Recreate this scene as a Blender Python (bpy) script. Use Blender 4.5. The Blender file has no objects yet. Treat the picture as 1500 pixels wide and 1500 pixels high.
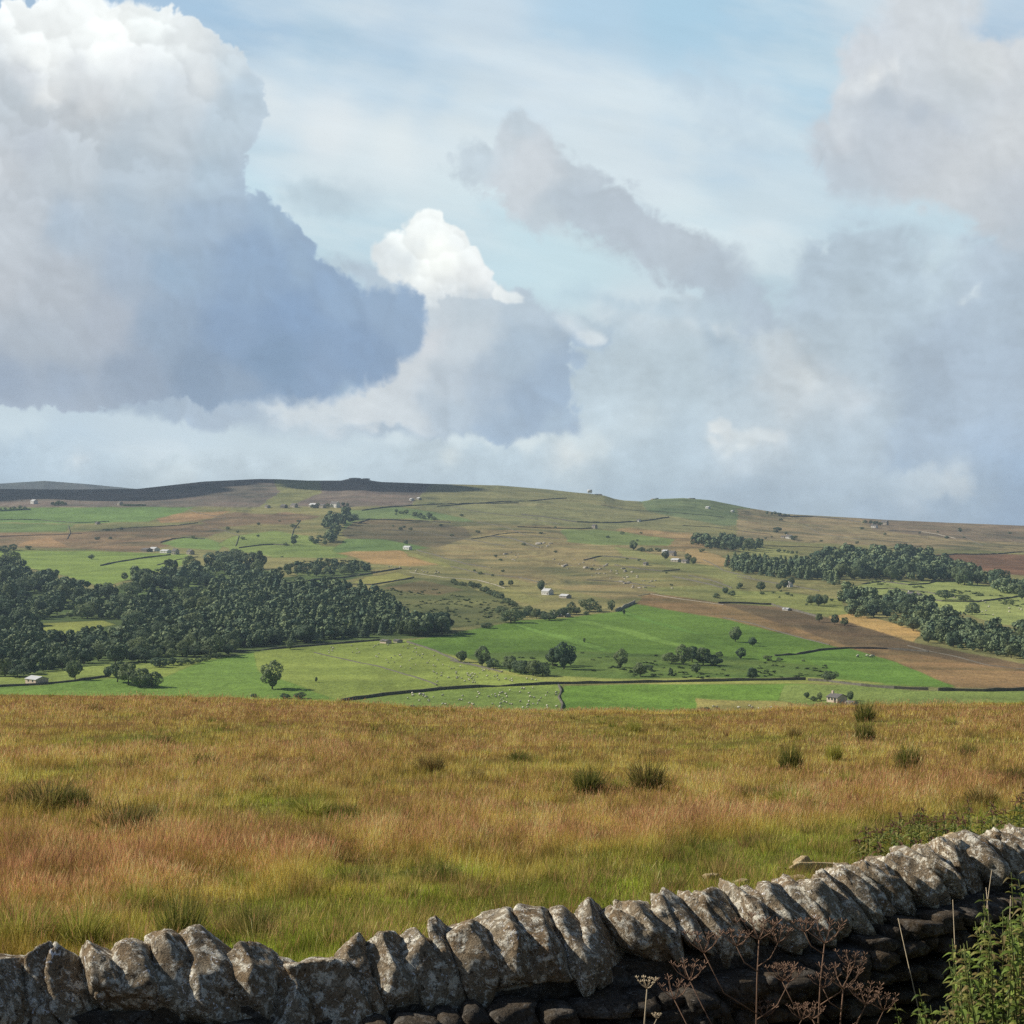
import bpy, math, random
import numpy as np
from mathutils import Vector, Matrix
# ---------------------------------------------------------------- noise helpers (numpy)
import numpy as np
def _hash2(ix, iy, seed):
    h = (ix.astype(np.int64) * 374761393 + iy.astype(np.int64) * 668265263 + seed * 974711) & 0xFFFFFFFF
    h = ((h ^ (h >> 13)) * 1274126177) & 0xFFFFFFFF
    return ((h ^ (h >> 16)) & 0xFFFF).astype(np.float32) / 65535.0
def vnoise(x, y, seed=0):
    x = np.asarray(x, np.float32); y = np.asarray(y, np.float32)
    fx = np.floor(x); fy = np.floor(y)
    tx = x - fx; ty = y - fy
    tx = tx * tx * tx * (tx * (tx * 6 - 15) + 10); ty = ty * ty * ty * (ty * (ty * 6 - 15) + 10)
    a = _hash2(fx, fy, seed); b = _hash2(fx + 1, fy, seed); c = _hash2(fx, fy + 1, seed); d = _hash2(fx + 1, fy + 1, seed)
    return ((a * (1 - tx) + b * tx) * (1 - ty) + (c * (1 - tx) + d * tx) * ty) * 2 - 1
def fbm(x, y, octaves=5, seed=0, gain=0.5, ridged=False):
    s = 0; a = 1; t = 0; c, sn = math.cos(.6), math.sin(.6)
    for o in range(octaves):
        n = vnoise(x, y, seed + o * 17)
        if ridged: n = 1 - 2 * np.abs(n)
        s = s + a * n; t += a; a *= gain
        x, y = (x * c - y * sn) * 2.03 + 11.7, (x * sn + y * c) * 2.03 + 5.3
    return s / t
def sstep(a, b, x):
    t = np.clip((x - a) / (b - a), 0, 1); return t * t * (3 - 2 * t)
def lin(c): 
    c = np.asarray(c, np.float32) / 255.0
    return np.where(c <= .04045, c / 12.92, ((c + .055) / 1.055) ** 2.4)
def poly_sd(poly, X, Y):
    """signed distance to a polygon, positive inside"""
    P = np.array(poly, np.float32); d2 = np.full(X.shape, 1e12, np.float32); ins = np.zeros(X.shape, bool)
    n = len(P)
    for i in range(n):
        ax, ay = P[i]; bx, by = P[(i + 1) % n]; ex, ey = bx - ax, by - ay
        t = np.clip(((X - ax) * ex + (Y - ay) * ey) / (ex * ex + ey * ey + 1e-9), 0, 1)
        d2 = np.minimum(d2, (X - ax - t * ex) ** 2 + (Y - ay - t * ey) ** 2)
        if ay != by:
            c = ((ay > Y) != (by > Y)) & (X < (bx - ax) * (Y - ay) / (by - ay) + ax)
            ins ^= c
    return np.where(ins, 1, -1) * np.sqrt(d2)
# ---------------------------------------------------------------- the clouds, by direction of view
SK_X0, SK_X1, SK_Y0, SK_Y1, SK_S = -420, 1920, -420, 810, 1.3
def make_sky():
    nx = int((SK_X1 - SK_X0) / SK_S); ny = int((SK_Y1 - SK_Y0) / SK_S)
    xs = SK_X0 + (np.arange(nx) + .5) * SK_S; ys = SK_Y0 + (np.arange(ny) + .5) * SK_S
    X, Y = np.meshgrid(xs.astype(np.float32), ys.astype(np.float32))
    G = 8.0
    gx = np.arange(SK_X0 - 80, SK_X1 + 90, G, dtype=np.float32); gy = np.arange(SK_Y0 - 80, SK_Y1 + 90, G, dtype=np.float32)
    GX, GY = np.meshgrid(gx, gy)
    def samp(g, x, y):
        a = np.clip((x - gx[0]) / G, 0, len(gx) - 1.001); b = np.clip((y - gy[0]) / G, 0, len(gy) - 1.001)
        i = a.astype(np.int32); j = b.astype(np.int32); a = (a - i); b = (b - j)
        if g.ndim == 3: a = a[..., None]; b = b[..., None]
        return (g[j, i] * (1 - a) + g[j, i + 1] * a) * (1 - b) + (g[j + 1, i] * (1 - a) + g[j + 1, i + 1] * a) * b
    def cols(pts):
        W = 0; S = 0
        for p in pts:
            x, y, c = p[0], p[1], lin(p[2]); r = p[3] if len(p) > 3 else 70
            w = 1.0 / (((GX - x) ** 2 + (GY - y) ** 2) / (r * r) + .35) ** 2.2
            W = W + w; S = S + w[..., None] * c
        return S / W[..., None]
    # shared warps
    w1x = fbm(X / 120, Y / 120, 6, 1, .55); w1y = fbm(X / 120, Y / 120, 6, 2, .55)
    w2x = fbm(X / 26, Y / 26, 5, 3, .6); w2y = fbm(X / 26, Y / 26, 5, 4, .6)
    tex = fbm(X / 90, Y / 60, 7, 9, .55)
    texb = fbm(X / 34, Y / 26, 6, 21, .6)
    def blur(a, n):
        for _ in range(3):
            a = (np.roll(a, n, 0) + np.roll(a, -n, 0) + a * 2) / 4; a = (np.roll(a, n, 1) + np.roll(a, -n, 1) + a * 2) / 4
        return a
    def heap(x, y, sc, seed, octs=5):            # rounded puffs: inverted ridges, warped
        s_ = 0; a_ = 1; tt = 0; wx_ = fbm(x / sc * .8, y / sc * .8, 3, seed + 50) * .45; wy_ = fbm(x / sc * .8, y / sc * .8, 3, seed + 60) * .45; px_ = x / sc + wx_; py_ = y / sc + wy_
        for o in range(octs):
            s_ = s_ + a_ * np.abs(vnoise(px_, py_, seed + o * 13)); tt += a_; a_ *= .56; px_, py_ = px_ * 1.62 - py_ * 1.18 + 3.1, px_ * 1.18 + py_ * 1.62 + 7.7
        return s_ / tt
    hp = heap(X, Y, 62., 301); hs = heap(X + Y * .3, Y * 1.45, 105., 401, 6)
    def lit_relief(h, d=3): return np.clip((h - np.roll(np.roll(h, -d, 0), -d, 1) * 1.0), -.3, .3) * 0 + (np.roll(np.roll(h, -d, 0), d, 1) - np.roll(np.roll(h, d, 0), -d, 1))
    rel_h = blur(lit_relief(hp), 1); rel_s = blur(lit_relief(hs), 1)
    fraym = fbm(X / 140, Y / 140, 3, 77)
    puff = fbm(X / 75 + w1x * .5, Y / 75 + w1y * .5, 5, 31, .52, True)
    def billows(sd, rs, seed, bias):
        """heaped round puffs over the cloud: returns outline bulge and relief light"""
        rg = np.random.RandomState(seed); H = np.full(X.shape, -1e3, np.float32); NX = np.zeros(X.shape, np.float32); NY = np.zeros(X.shape, np.float32)
        bulge = np.full(X.shape, -1e3, np.float32)
        for r0, n, dep in rs:
            px = rg.uniform(-200, 900, n * 14); py = rg.uniform(-60, 660, n * 14); r = r0 * rg.uniform(.6, 1.35, n * 14)
            dd = samp(sd, px.astype(np.float32), py.astype(np.float32))
            k = (dd > -r * .1) & (dd < dep)
            px, py, r, dd = px[k][:n], py[k][:n], r[k][:n], dd[k][:n]
            for x, y, q, e in zip(px, py, r, dd):
                i0 = int((x - q - SK_X0) / SK_S); i1 = int((x + q - SK_X0) / SK_S) + 2; j0 = int((y - q - SK_Y0) / SK_S); j1 = int((y + q - SK_Y0) / SK_S) + 2
                if i0 < 0 or j0 < 0 or i1 > nx or j1 > ny: continue
                sl = (slice(j0, j1), slice(i0, i1)); DX = (X[sl] + w2x[sl] * q * .35 - x) / q; DY = (Y[sl] + w2y[sl] * q * .35 - y) / q
                rr = DX * DX + DY * DY; z = np.sqrt(np.clip(1 - rr, 0, 1)); h = z * q + min(e, 90) * .35 * bias + rg.uniform(-.3, .3) * q
                m = (rr < 1) & (h > H[sl])
                H[sl] = np.where(m, h, H[sl]); NX[sl] = np.where(m, DX, NX[sl]); NY[sl] = np.where(m, DY, NY[sl])
                bulge[sl] = np.maximum(bulge[sl], (1 - np.sqrt(rr)) * q)
        return bulge, NX, NY
    def layer(img, poly, pts, soft=10, w1=14, w2=5, t=.02, tb=.01, pf=0.0, op=1.0, rim=0, rimw=10, hole=0, bil=None, relief=.17, flat=False, fadey=None, softy=0):
        sd = poly_sd(poly, GX, GY).astype(np.float32)
        d = samp(sd, X + w1x * w1 + w2x * w2, Y + w1y * w1 + w2y * w2) + (hp - .28) * (8 + w1 * 1.6)
        if bil:
            rs, seed, k, y0, y1, kmin = bil
            bulge, NX, NY = billows(sd, rs, seed, 1)
            d = np.maximum(d, np.minimum(bulge, d + 9))
            NX = blur(NX, 1); NY = blur(NY, 1)
            kk = k * (kmin + (1 - kmin) * sstep(y1, y0, Y + .25 * X))
            rel = 1 + kk * (-NY * .75 + NX * .35 - .1)
        if hole: d = d + hole * (tex + .4 * texb)
        sf = soft * (1 + 1.8 * sstep(-.1, .6, fraym)); sf = sf + softy * sstep(400, 540, Y) * sstep(250, 480, X); a = sstep(-sf, sf, d)[..., None] * op
        if fadey: a = a * (1 - sstep(fadey[0], fadey[1], Y + 16 * w2x + 10 * w1y))[..., None]
        C = samp(cols(pts), X + w1x * (22 + w1), Y + w1y * (22 + w1))
        m = 1 + 1.7 * t * tex + 2.0 * tb * texb + pf * puff
        m = m - relief * (rel_s if flat else rel_h) + .10 * relief * ((hs if flat else hp) - .3)
        if rim: m = m + rim * np.exp(-np.clip(d, 0, None) / rimw)
        if bil: m = m * rel
        C = C * m[..., None]
        return img * (1 - a) + C * a
    bg = [(380, 0, (155, 190, 224)), (480, 60, (166, 197, 225), 60), (560, 110, (168, 198, 226), 60), (640, 145, (180, 205, 229), 50), (430, 110, (192, 211, 230), 40), (390, 160, (208, 218, 230), 50),
          (480, 185, (214, 221, 232), 60), (580, 200, (213, 222, 232), 60), (680, 180, (203, 217, 231)), (560, 10, (186, 206, 228)), (700, 20, (196, 212, 230)), (850, 30, (172, 203, 230)),
          (820, 110, (196, 213, 232)), (900, 160, (198, 214, 230)), (1000, 20, (164, 202, 230)), (1120, 40, (166, 200, 227)), (1180, 100, (170, 203, 228)), (1230, 10, (184, 205, 226), 50), (1080, 130, (184, 209, 230)),
          (400, 240, (190, 212, 230), 50), (380, 275, (182, 213, 232), 40), (480, 330, (180, 208, 226)), (540, 330, (182, 209, 227)), (520, 260, (198, 214, 229)), (700, 300, (192, 214, 229)), (760, 350, (192, 217, 231)), (850, 400, (193, 217, 230)), (960, 240, (198, 214, 230)),
          (970, 215, (182, 208, 232), 40), (1060, 240, (186, 209, 230), 50), (1000, 330, (197, 216, 230)), (1120, 320, (198, 214, 228)), (1150, 400, (186, 208, 224)), (1130, 440, (186, 210, 224), 40), (900, 480, (204, 215, 226)), (1480, 20, (160, 190, 222), 50), (1350, 350, (190, 212, 228)),
          (0, 640, (192, 206, 219)), (200, 660, (190, 204, 218)), (420, 650, (190, 204, 216)), (640, 680, (194, 207, 218)), (100, 700, (178, 196, 215)), (500, 700, (190, 204, 217)), (800, 690, (196, 208, 217)), (1000, 700, (172, 189, 208)), (1400, 700, (165, 184, 208)), (0, -300, (150, 185, 222), 200), (1000, -300, (150, 185, 222), 200), (1900, 300, (175, 195, 220), 200), (-300, 300, (190, 200, 215), 200), (200, 790, (190, 202, 214)), (1400, 790, (165, 182, 206))]
    img = samp(cols(bg), X + w1x * 30, Y + w1y * 16)
    img = img + (np.array([.80, .82, .84], np.float32) - img) * (.34 * sstep(-.25, .55, fbm((X + Y * .6) / 330, (Y - X * .25) / 90, 6, 47, .55)) * sstep(120, 260, X + Y * .3))[..., None]
    streak = fbm((X + Y * .5) / 260, (Y - X * .22) / 34, 6, 41, .55)
    img = img * (1 + .05 * streak + .022 * tex)[..., None]
    # low bank of far cloud along the horizon
    img = layer(img, [(-420, 640), (60, 650), (150, 672), (260, 668), (330, 655), (480, 668), (640, 650), (760, 662), (840, 640), (900, 660), (960, 690), (960, 830), (-420, 830)],
                [(0, 690, (176, 194, 213)), (110, 688, (204, 212, 222), 16), (60, 705, (184, 200, 216)), (280, 685, (200, 210, 218), 24), (330, 700, (190, 203, 215)), (460, 690, (196, 208, 217), 26), (560, 700, (188, 202, 215)), (660, 678, (206, 214, 220), 18), (720, 700, (184, 199, 213)), (860, 672, (222, 222, 222), 22), (880, 700, (196, 206, 213), 30), (930, 715, (180, 196, 211))], 12, 16, 8, .05, .06, relief=.16, flat=True)
    # pale sheet lower right
    img = layer(img, [(1930, 330), (1500, 375), (1440, 350), (1380, 372), (1290, 330), (1200, 372), (1165, 410), (1150, 460), (1080, 470), (1010, 465), (930, 470), (860, 500), (820, 530), (835, 640), (900, 720), (1000, 830), (1930, 830)],
                [(870, 520, (180, 196, 212)), (960, 490, (190, 202, 215), 40), (1000, 480, (202, 210, 220), 26), (1060, 520, (170, 188, 207), 34), (1065, 495, (208, 214, 223), 14), (1110, 490, (196, 207, 218), 24), (900, 570, (186, 200, 213)), (1000, 570, (182, 197, 211)), (1150, 560, (196, 203, 213), 50), (1230, 580, (194, 201, 212), 50), (1250, 640, (176, 190, 206)),
                 (930, 620, (190, 202, 213), 40), (870, 650, (200, 209, 216), 30), (1060, 590, (186, 199, 213)), (1000, 640, (178, 194, 210)), (1050, 625, (226, 226, 228), 22), (1080, 632, (222, 224, 227), 22), (1165, 560, (206, 209, 214), 40), (1000, 480, (212, 217, 224), 24), (1120, 640, (206, 211, 219), 24), (1100, 680, (192, 202, 214), 40), (960, 690, (178, 194, 209)), (1180, 690, (178, 193, 209)), (1250, 520, (180, 195, 211)), (1200, 430, (176, 192, 210)), (1300, 420, (178, 194, 211)), (1360, 390, (196, 211, 224), 30), (1380, 440, (186, 202, 218), 36), (1440, 400, (176, 190, 208)), (1430, 455, (206, 216, 226), 12),
                 (1480, 470, (172, 188, 208)), (1400, 540, (168, 184, 206)), (1480, 560, (168, 184, 206)), (1340, 600, (166, 183, 206)), (1450, 640, (160, 179, 205)), (1330, 665, (160, 180, 206), 40), (1480, 700, (150, 174, 205)), (1340, 705, (192, 202, 215), 26), (1400, 708, (200, 208, 217), 22), (1300, 730, (172, 188, 208)), (1420, 735, (166, 184, 207)), (1120, 725, (172, 188, 206)), (1500, 770, (150, 172, 203))], 22, 30, 14, .06, .05, .02, relief=.20, flat=True)
    # brighter puffs low on the right
    img = layer(img, [(1130, 700), (1210, 688), (1300, 695), (1345, 690), (1360, 680), (1375, 695), (1415, 698), (1428, 716), (1405, 728), (1330, 726), (1240, 728), (1180, 722)], [(1200, 705, (180, 195, 212)), (1290, 715, (182, 197, 213)), (1350, 705, (196, 206, 217)), (1400, 708, (202, 208, 216)), (1330, 725, (176, 191, 209))], 9, 10, 6, .03, .04, .03, .85)
    img = layer(img, [(1040, 622), (1052, 614), (1068, 618), (1080, 634), (1110, 632), (1135, 640), (1130, 652), (1080, 644), (1048, 632)], [(1050, 620, (218, 219, 222), 14), (1075, 634, (208, 213, 219), 14), (1110, 640, (204, 209, 216)), (1080, 648, (190, 202, 214), 16)], 5, 5, 5, .03, .04, 0, .9)
    # grey-violet mass, upper right
    img = layer(img, [(1195, 240), (1185, 200), (1205, 150), (1222, 110), (1226, 70), (1262, 46), (1285, 20), (1290, -60), (1420, -50), (1440, 10), (1430, 55), (1470, 62), (1520, 45), (1930, 20), (1930, 380), (1500, 366), (1440, 350), (1400, 320), (1330, 296), (1260, 292), (1215, 284)],
                [(1240, 80, (208, 211, 222), 30), (1235, 120, (214, 216, 224), 20), (1265, 120, (228, 227, 232), 16), (1300, 110, (226, 226, 232), 16), (1300, 40, (204, 209, 221), 34), (1380, 20, (208, 211, 220)), (1340, 70, (206, 208, 217)), (1450, 90, (214, 214, 220), 40), (1280, 160, (182, 190, 205), 30), (1340, 170, (180, 188, 204), 36), (1390, 180, (186, 192, 206), 26), (1420, 140, (200, 204, 214)), (1470, 200, (204, 205, 212)), (1215, 190, (206, 210, 220), 20),
                 (1225, 210, (200, 203, 214), 26), (1260, 240, (190, 196, 209)), (1330, 240, (194, 198, 210)), (1400, 260, (202, 203, 211)), (1480, 290, (192, 196, 208)), (1440, 320, (192, 196, 206)), (1370, 290, (198, 201, 210)), (1230, 280, (184, 194, 209)), (1480, 350, (182, 190, 204))], 14, 16, 9, .03, .03, .015, .97, .03, 14, relief=.14)
    img = layer(img, [(1312, 95), (1330, 60), (1352, 44), (1395, 42), (1430, 62), (1460, 100), (1425, 150), (1410, 175), (1330, 132), (1306, 122)], [(1340, 70, (204, 207, 216)), (1330, 120, (198, 203, 214)), (1420, 90, (208, 210, 216)), (1400, 140, (192, 198, 209))], 9, 9, 8, .02, .02, 0, .7)
    # diagonal drift of grey cloud
    img = layer(img, [(668, 262), (664, 232), (700, 222), (728, 214), (740, 186), (770, 178), (790, 196), (806, 222), (850, 238), (878, 262), (930, 282), (945, 300), (1000, 322), (1040, 360), (1075, 372), (1100, 420), (1130, 440), (1160, 480), (1100, 500), (1060, 450), (1000, 425), (950, 395), (880, 355), (830, 330), (790, 340), (760, 320), (740, 292)],
                [(700, 245, (190, 202, 216), 30), (740, 230, (196, 203, 215), 26), (770, 195, (188, 199, 213), 20), (780, 260, (202, 205, 215), 40), (850, 250, (188, 197, 211), 30), (850, 300, (178, 188, 204), 40), (820, 330, (190, 199, 212), 30), (930, 310, (180, 189, 205), 40), (1000, 360, (180, 189, 204), 40), (1040, 400, (176, 187, 204), 40), (1100, 460, (174, 188, 207), 40)], 11, 22, 16, .03, .035, .02, .9, relief=.14)
    img = layer(img, [(825, 430), (850, 420), (900, 440), (960, 452), (1010, 448), (1080, 450), (1090, 480), (1000, 475), (930, 462), (880, 450)], [(860, 435, (176, 198, 217)), (960, 455, (182, 200, 217)), (1060, 465, (178, 194, 211))], 9, 10, 6, .02, .03, 0, .75)
    img = layer(img, [(1005, 140), (1030, 118), (1080, 160), (1110, 200), (1120, 240), (1060, 200), (1020, 180)], [(1050, 170, (184, 202, 222))], 30, 34, 26, .02, .03, 0, .5, hole=18)
    img = layer(img, [(420, 270), (470, 262), (520, 272), (545, 290), (510, 308), (450, 310), (425, 295)], [(480, 290, (178, 196, 212))], 16, 14, 8, .02, .02, 0, .75)
    # dim shelf under the heap cloud
    img = layer(img, [(-420, 560), (200, 570), (480, 575), (640, 585), (850, 610), (850, 634), (760, 640), (640, 636), (520, 636), (440, 632), (330, 622), (200, 606), (60, 592), (-420, 590)], [(0, 580, (164, 180, 202)), (200, 595, (160, 178, 202)), (330, 605, (166, 182, 204)), (440, 612, (176, 190, 207)), (640, 625, (168, 184, 204)), (800, 628, (158, 177, 202))], 8, 12, 5, .02, .02)
    # middle cumulus: shaded body
    img = layer(img, [(455, 388), (500, 378), (545, 392), (600, 400), (640, 330), (700, 395), (728, 432), (780, 452), (830, 480), (880, 492), (878, 512), (830, 520), (838, 560), (846, 600), (838, 632), (700, 634), (560, 622), (430, 618), (380, 596), (470, 560), (560, 520), (520, 420)],
                [(480, 400, (180, 198, 215), 30), (540, 400, (176, 192, 211), 30), (580, 430, (178, 193, 212), 26), (640, 450, (196, 204, 216), 30), (690, 460, (188, 199, 213), 34), (760, 470, (180, 194, 211), 30), (840, 500, (178, 194, 210), 26), (630, 490, (208, 210, 219), 24), (680, 500, (196, 204, 216), 34), (600, 540, (204, 208, 217), 30), (650, 550, (186, 196, 211), 34), (520, 575, (206, 210, 218), 30), (430, 600, (202, 208, 217), 40), (560, 600, (200, 205, 214), 40), (640, 600, (176, 190, 208), 34), (700, 560, (172, 187, 208), 34), (750, 520, (168, 186, 208), 34), (770, 590, (150, 172, 201), 40), (810, 560, (156, 178, 207), 34), (730, 620, (152, 173, 200), 40), (820, 620, (160, 180, 204), 24)], 8, 22, 14, .025, .03, .02, 1, .05, 9)
    # its sunlit head
    img = layer(img, [(542, 378), (552, 364), (562, 366), (570, 350), (578, 338), (592, 340), (600, 346), (606, 326), (624, 315), (642, 318), (652, 328), (672, 332), (684, 350), (688, 372), (700, 392), (716, 408), (726, 434), (700, 436), (668, 436), (650, 428), (640, 440), (632, 462), (622, 468), (612, 440), (604, 420), (590, 408), (570, 400), (556, 392)],
                [(556, 376, (226, 230, 236), 12), (580, 350, (242, 244, 246), 12), (572, 388, (226, 230, 236), 10), (600, 390, (222, 226, 232), 10), (630, 330, (244, 245, 247), 18), (640, 370, (255, 254, 252), 24), (615, 365, (238, 240, 243), 12), (672, 350, (236, 237, 240), 18), (690, 400, (232, 232, 236), 20), (700, 425, (222, 224, 230), 16), (660, 420, (238, 238, 241), 16), (622, 440, (240, 240, 242), 10), (626, 462, (226, 229, 234), 10), (718, 425, (226, 227, 232), 14)], 2.2, 3, 5, .015, .035, .0, 1, .0, 5, bil=([(26, 30, 60), (14, 60, 60), (7, 160, 40), (4, 260, 12), (2.5, 300, 6)], 5, .13, 0, 1000, 1), fadey=(404, 468))
    img = layer(img, [(722, 428), (728, 416), (734, 428), (750, 432), (764, 442), (740, 442), (724, 436)], [(730, 430, (240, 240, 242)), (755, 438, (214, 219, 226))], 3, 3, 3, .02, .03, 0, .9)
    img = layer(img, [(812, 470), (830, 468), (850, 486), (880, 500), (860, 506), (840, 496), (820, 484)], [(850, 490, (224, 228, 234)), (870, 500, (232, 234, 238))], 7, 6, 6, .02, .03, 0, .6)
    # the great heap cloud on the left
    img = layer(img, [(-420, -60), (-120, 0), (0, 40), (14, 8), (40, 22), (62, 10), (90, -2), (130, 2), (168, 12), (185, 16), (215, 18), (240, 26), (268, 36), (286, 56), (312, 70), (338, 88), (352, 104), (364, 122), (372, 150), (374, 172), (366, 200), (360, 222), (350, 236), (354, 260), (356, 282), (376, 302), (400, 308), (416, 312), (430, 334), (444, 352), (452, 372), (462, 390), (486, 402), (510, 424), (540, 436), (580, 430), (606, 446), (614, 480), (606, 505), (580, 522), (556, 548), (520, 560), (480, 578), (420, 574), (350, 572), (250, 578), (130, 590), (0, 594), (-420, 610)],
                [(30, 30, (240, 240, 243), 40), (100, 40, (238, 238, 241), 50), (150, 50, (244, 243, 244), 40), (60, 66, (240, 239, 241), 30), (200, 40, (238, 240, 243), 30), (250, 70, (226, 228, 233), 36), (190, 90, (226, 226, 231), 30), (290, 110, (216, 219, 226), 26), (330, 110, (198, 208, 220), 24), (60, 130, (226, 225, 229), 26), (30, 100, (206, 208, 217), 22), (10, 140, (192, 199, 211), 34), (50, 160, (192, 198, 210), 30), (110, 90, (214, 215, 222), 24), (130, 140, (212, 213, 220), 34), (100, 170, (198, 202, 212), 26), (200, 130, (210, 214, 222), 30), (260, 140, (204, 209, 219), 26), (285, 125, (218, 221, 228), 20), (350, 150, (184, 200, 218), 26), (330, 200, (184, 198, 214), 30), (240, 190, (194, 202, 214), 40), (150, 200, (196, 202, 213), 40), (60, 210, (186, 192, 206), 40), (0, 240, (196, 199, 209), 40), (110, 250, (192, 199, 211)), (220, 250, (182, 194, 210)), (320, 260, (174, 192, 212), 30), (40, 320, (188, 194, 207), 40), (0, 330, (192, 197, 209)), (100, 340, (170, 186, 208), 50), (200, 310, (168, 186, 208), 50), (300, 320, (156, 178, 206), 40), (400, 330, (152, 177, 206), 30),
                 (0, 420, (186, 190, 202), 50), (80, 430, (180, 186, 200), 50), (180, 400, (162, 179, 204), 40), (260, 400, (146, 172, 203), 40), (360, 400, (134, 164, 202), 50), (440, 400, (142, 170, 204), 24), (150, 480, (172, 180, 198), 50), (60, 500, (172, 181, 198), 50), (240, 490, (142, 165, 196), 44), (330, 480, (126, 157, 198), 50), (420, 460, (122, 156, 200), 50), (500, 450, (136, 166, 204), 26), (560, 450, (138, 166, 202), 30), (600, 480, (138, 166, 203), 24), (520, 500, (124, 156, 198), 40), (400, 520, (114, 148, 188), 40), (280, 540, (124, 150, 184), 40), (470, 540, (126, 156, 196), 34), (340, 560, (134, 158, 190), 24), (180, 550, (142, 160, 188), 40), (80, 560, (152, 168, 194), 36), (0, 560, (150, 167, 195), 40), (500, 565, (150, 175, 204), 20), (-250, 300, (190, 196, 208), 200)], 2.9, 14, 13, .02, .02, .015, 1, .06, 5, softy=9, bil=([(70, 90, 400), (38, 200, 200), (20, 320, 70), (11, 500, 34), (6, 700, 14), (3.5, 900, 7)], 8, .20, 130, 360, .22))
    g = (img * np.array([.2126, .7152, .0722], np.float32)).sum(-1, keepdims=True)
    img = (g + (img - g) * (.74 + .14 * sstep(.28, .62, g))) * np.array([.955, 1.0, .97], np.float32); img = np.clip(img + .035 + .10 * np.clip(.42 - g, 0, 1) + .10 * (g - .5) * (g > .5), .05, 1.15) * (1.0 + .12 * sstep(520, 680, Y))[..., None]
    return img, (X, Y, xs, ys)
# ================================================================ scene, camera, sun
F = 2200.0                                   # focal length in photograph pixels (frame 1500 x 1500), eye level at row 750
scn = bpy.context.scene
COL = scn.collection
rnd = random.Random(4)
scn.view_settings.view_transform = 'Standard'; scn.view_settings.look = 'None'
scn.view_settings.exposure = 0; scn.view_settings.gamma = 1
cd = bpy.data.cameras.new('camera'); cam = bpy.data.objects.new('camera', cd); COL.objects.link(cam)
cam.location = (0, 0, 0); cam.rotation_euler = (math.radians(90), 0, 0)
cd.sensor_width = 36; cd.lens = 36 * F / 1500; cd.clip_start = .05; cd.clip_end = 60000
scn.camera = cam
AZ, EL = math.radians(-75), math.radians(34)        # the sun stands to the left and a little beyond
sdir = Vector((math.sin(AZ) * math.cos(EL), math.cos(AZ) * math.cos(EL), math.sin(EL)))
sl = bpy.data.lights.new('sun', 'SUN'); sl.energy = 5.0; sl.angle = math.radians(.5); sl.color = (1, .93, .82)
so = bpy.data.objects.new('sun', sl); COL.objects.link(so)
so.rotation_euler = sdir.to_track_quat('Z', 'Y').to_euler(); so.location = (-20, 10, 30)

def N(t, k, **kw):
    n = t.nodes.new(k)
    for a, b in kw.items(): setattr(n, a, b)
    return n
def math_(t, op, a, b=None, clamp=False):
    n = N(t, 'ShaderNodeMath', operation=op, use_clamp=clamp)
    for i, v in enumerate((a, b)):
        if v is None: continue
        if isinstance(v, (int, float)): n.inputs[i].default_value = v
        else: t.links.new(v, n.inputs[i])
    return n.outputs[0]

# ---------------------------------------------------------------- world: Nishita sky with the day's clouds laid over it by direction
w = bpy.data.worlds.new('World'); scn.world = w; w.use_nodes = True
t = w.node_tree; t.nodes.clear()
sky = N(t, 'ShaderNodeTexSky', sky_type='NISHITA', sun_disc=False); sky.sun_elevation = EL; sky.sun_rotation = AZ
sky.dust_density = 1.0; sky.ozone_density = 1.5
bgN = N(t, 'ShaderNodeBackground'); bgN.inputs[1].default_value = .06
t.links.new(sky.outputs[0], bgN.inputs[0])
skyimg, (SX, SY, sxs, sys_) = make_sky()
fade = sstep(-420, -150, SX) * sstep(1920, 1650, SX) * sstep(-420, -150, SY) * sstep(810, 800, SY)
ny_, nx_ = SX.shape
im = bpy.data.images.new('clouds', nx_, ny_, alpha=True, float_buffer=True); im.colorspace_settings.name = 'Non-Color'
buf = np.ones((ny_, nx_, 4), np.float32); buf[..., :3] = skyimg; buf[..., 3] = fade
im.alpha_mode = 'CHANNEL_PACKED'
im.pixels.foreach_set(np.ascontiguousarray(buf[::-1]).ravel()); im.pack()
tc = N(t, 'ShaderNodeTexCoord'); sx = N(t, 'ShaderNodeSeparateXYZ'); t.links.new(tc.outputs['Generated'], sx.inputs[0])
yy = math_(t, 'MAXIMUM', sx.outputs[1], .02)
px = math_(t, 'MULTIPLY_ADD', math_(t, 'DIVIDE', sx.outputs[0], yy), F); px.node.inputs[2].default_value = 750
py = math_(t, 'MULTIPLY_ADD', math_(t, 'DIVIDE', sx.outputs[2], yy), -F); py.node.inputs[2].default_value = 750
uu = math_(t, 'DIVIDE', math_(t, 'SUBTRACT', px, float(SK_X0)), float(nx_ * SK_S))
vv = math_(t, 'SUBTRACT', 1.0, math_(t, 'DIVIDE', math_(t, 'SUBTRACT', py, float(SK_Y0)), float(ny_ * SK_S)))
cx = N(t, 'ShaderNodeCombineXYZ'); t.links.new(uu, cx.inputs[0]); t.links.new(vv, cx.inputs[1])
it = N(t, 'ShaderNodeTexImage', interpolation='Cubic', extension='CLIP'); it.image = im; t.links.new(cx.outputs[0], it.inputs[0])
bgC = N(t, 'ShaderNodeBackground'); t.links.new(it.outputs[0], bgC.inputs[0]); bgC.inputs[1].default_value = 1.0
mx = N(t, 'ShaderNodeMixShader')
t.links.new(math_(t, 'MULTIPLY', it.outputs[1], math_(t, 'GREATER_THAN', sx.outputs[1], .3)), mx.inputs[0])
t.links.new(bgN.outputs[0], mx.inputs[1]); t.links.new(bgC.outputs[0], mx.inputs[2])
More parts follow.
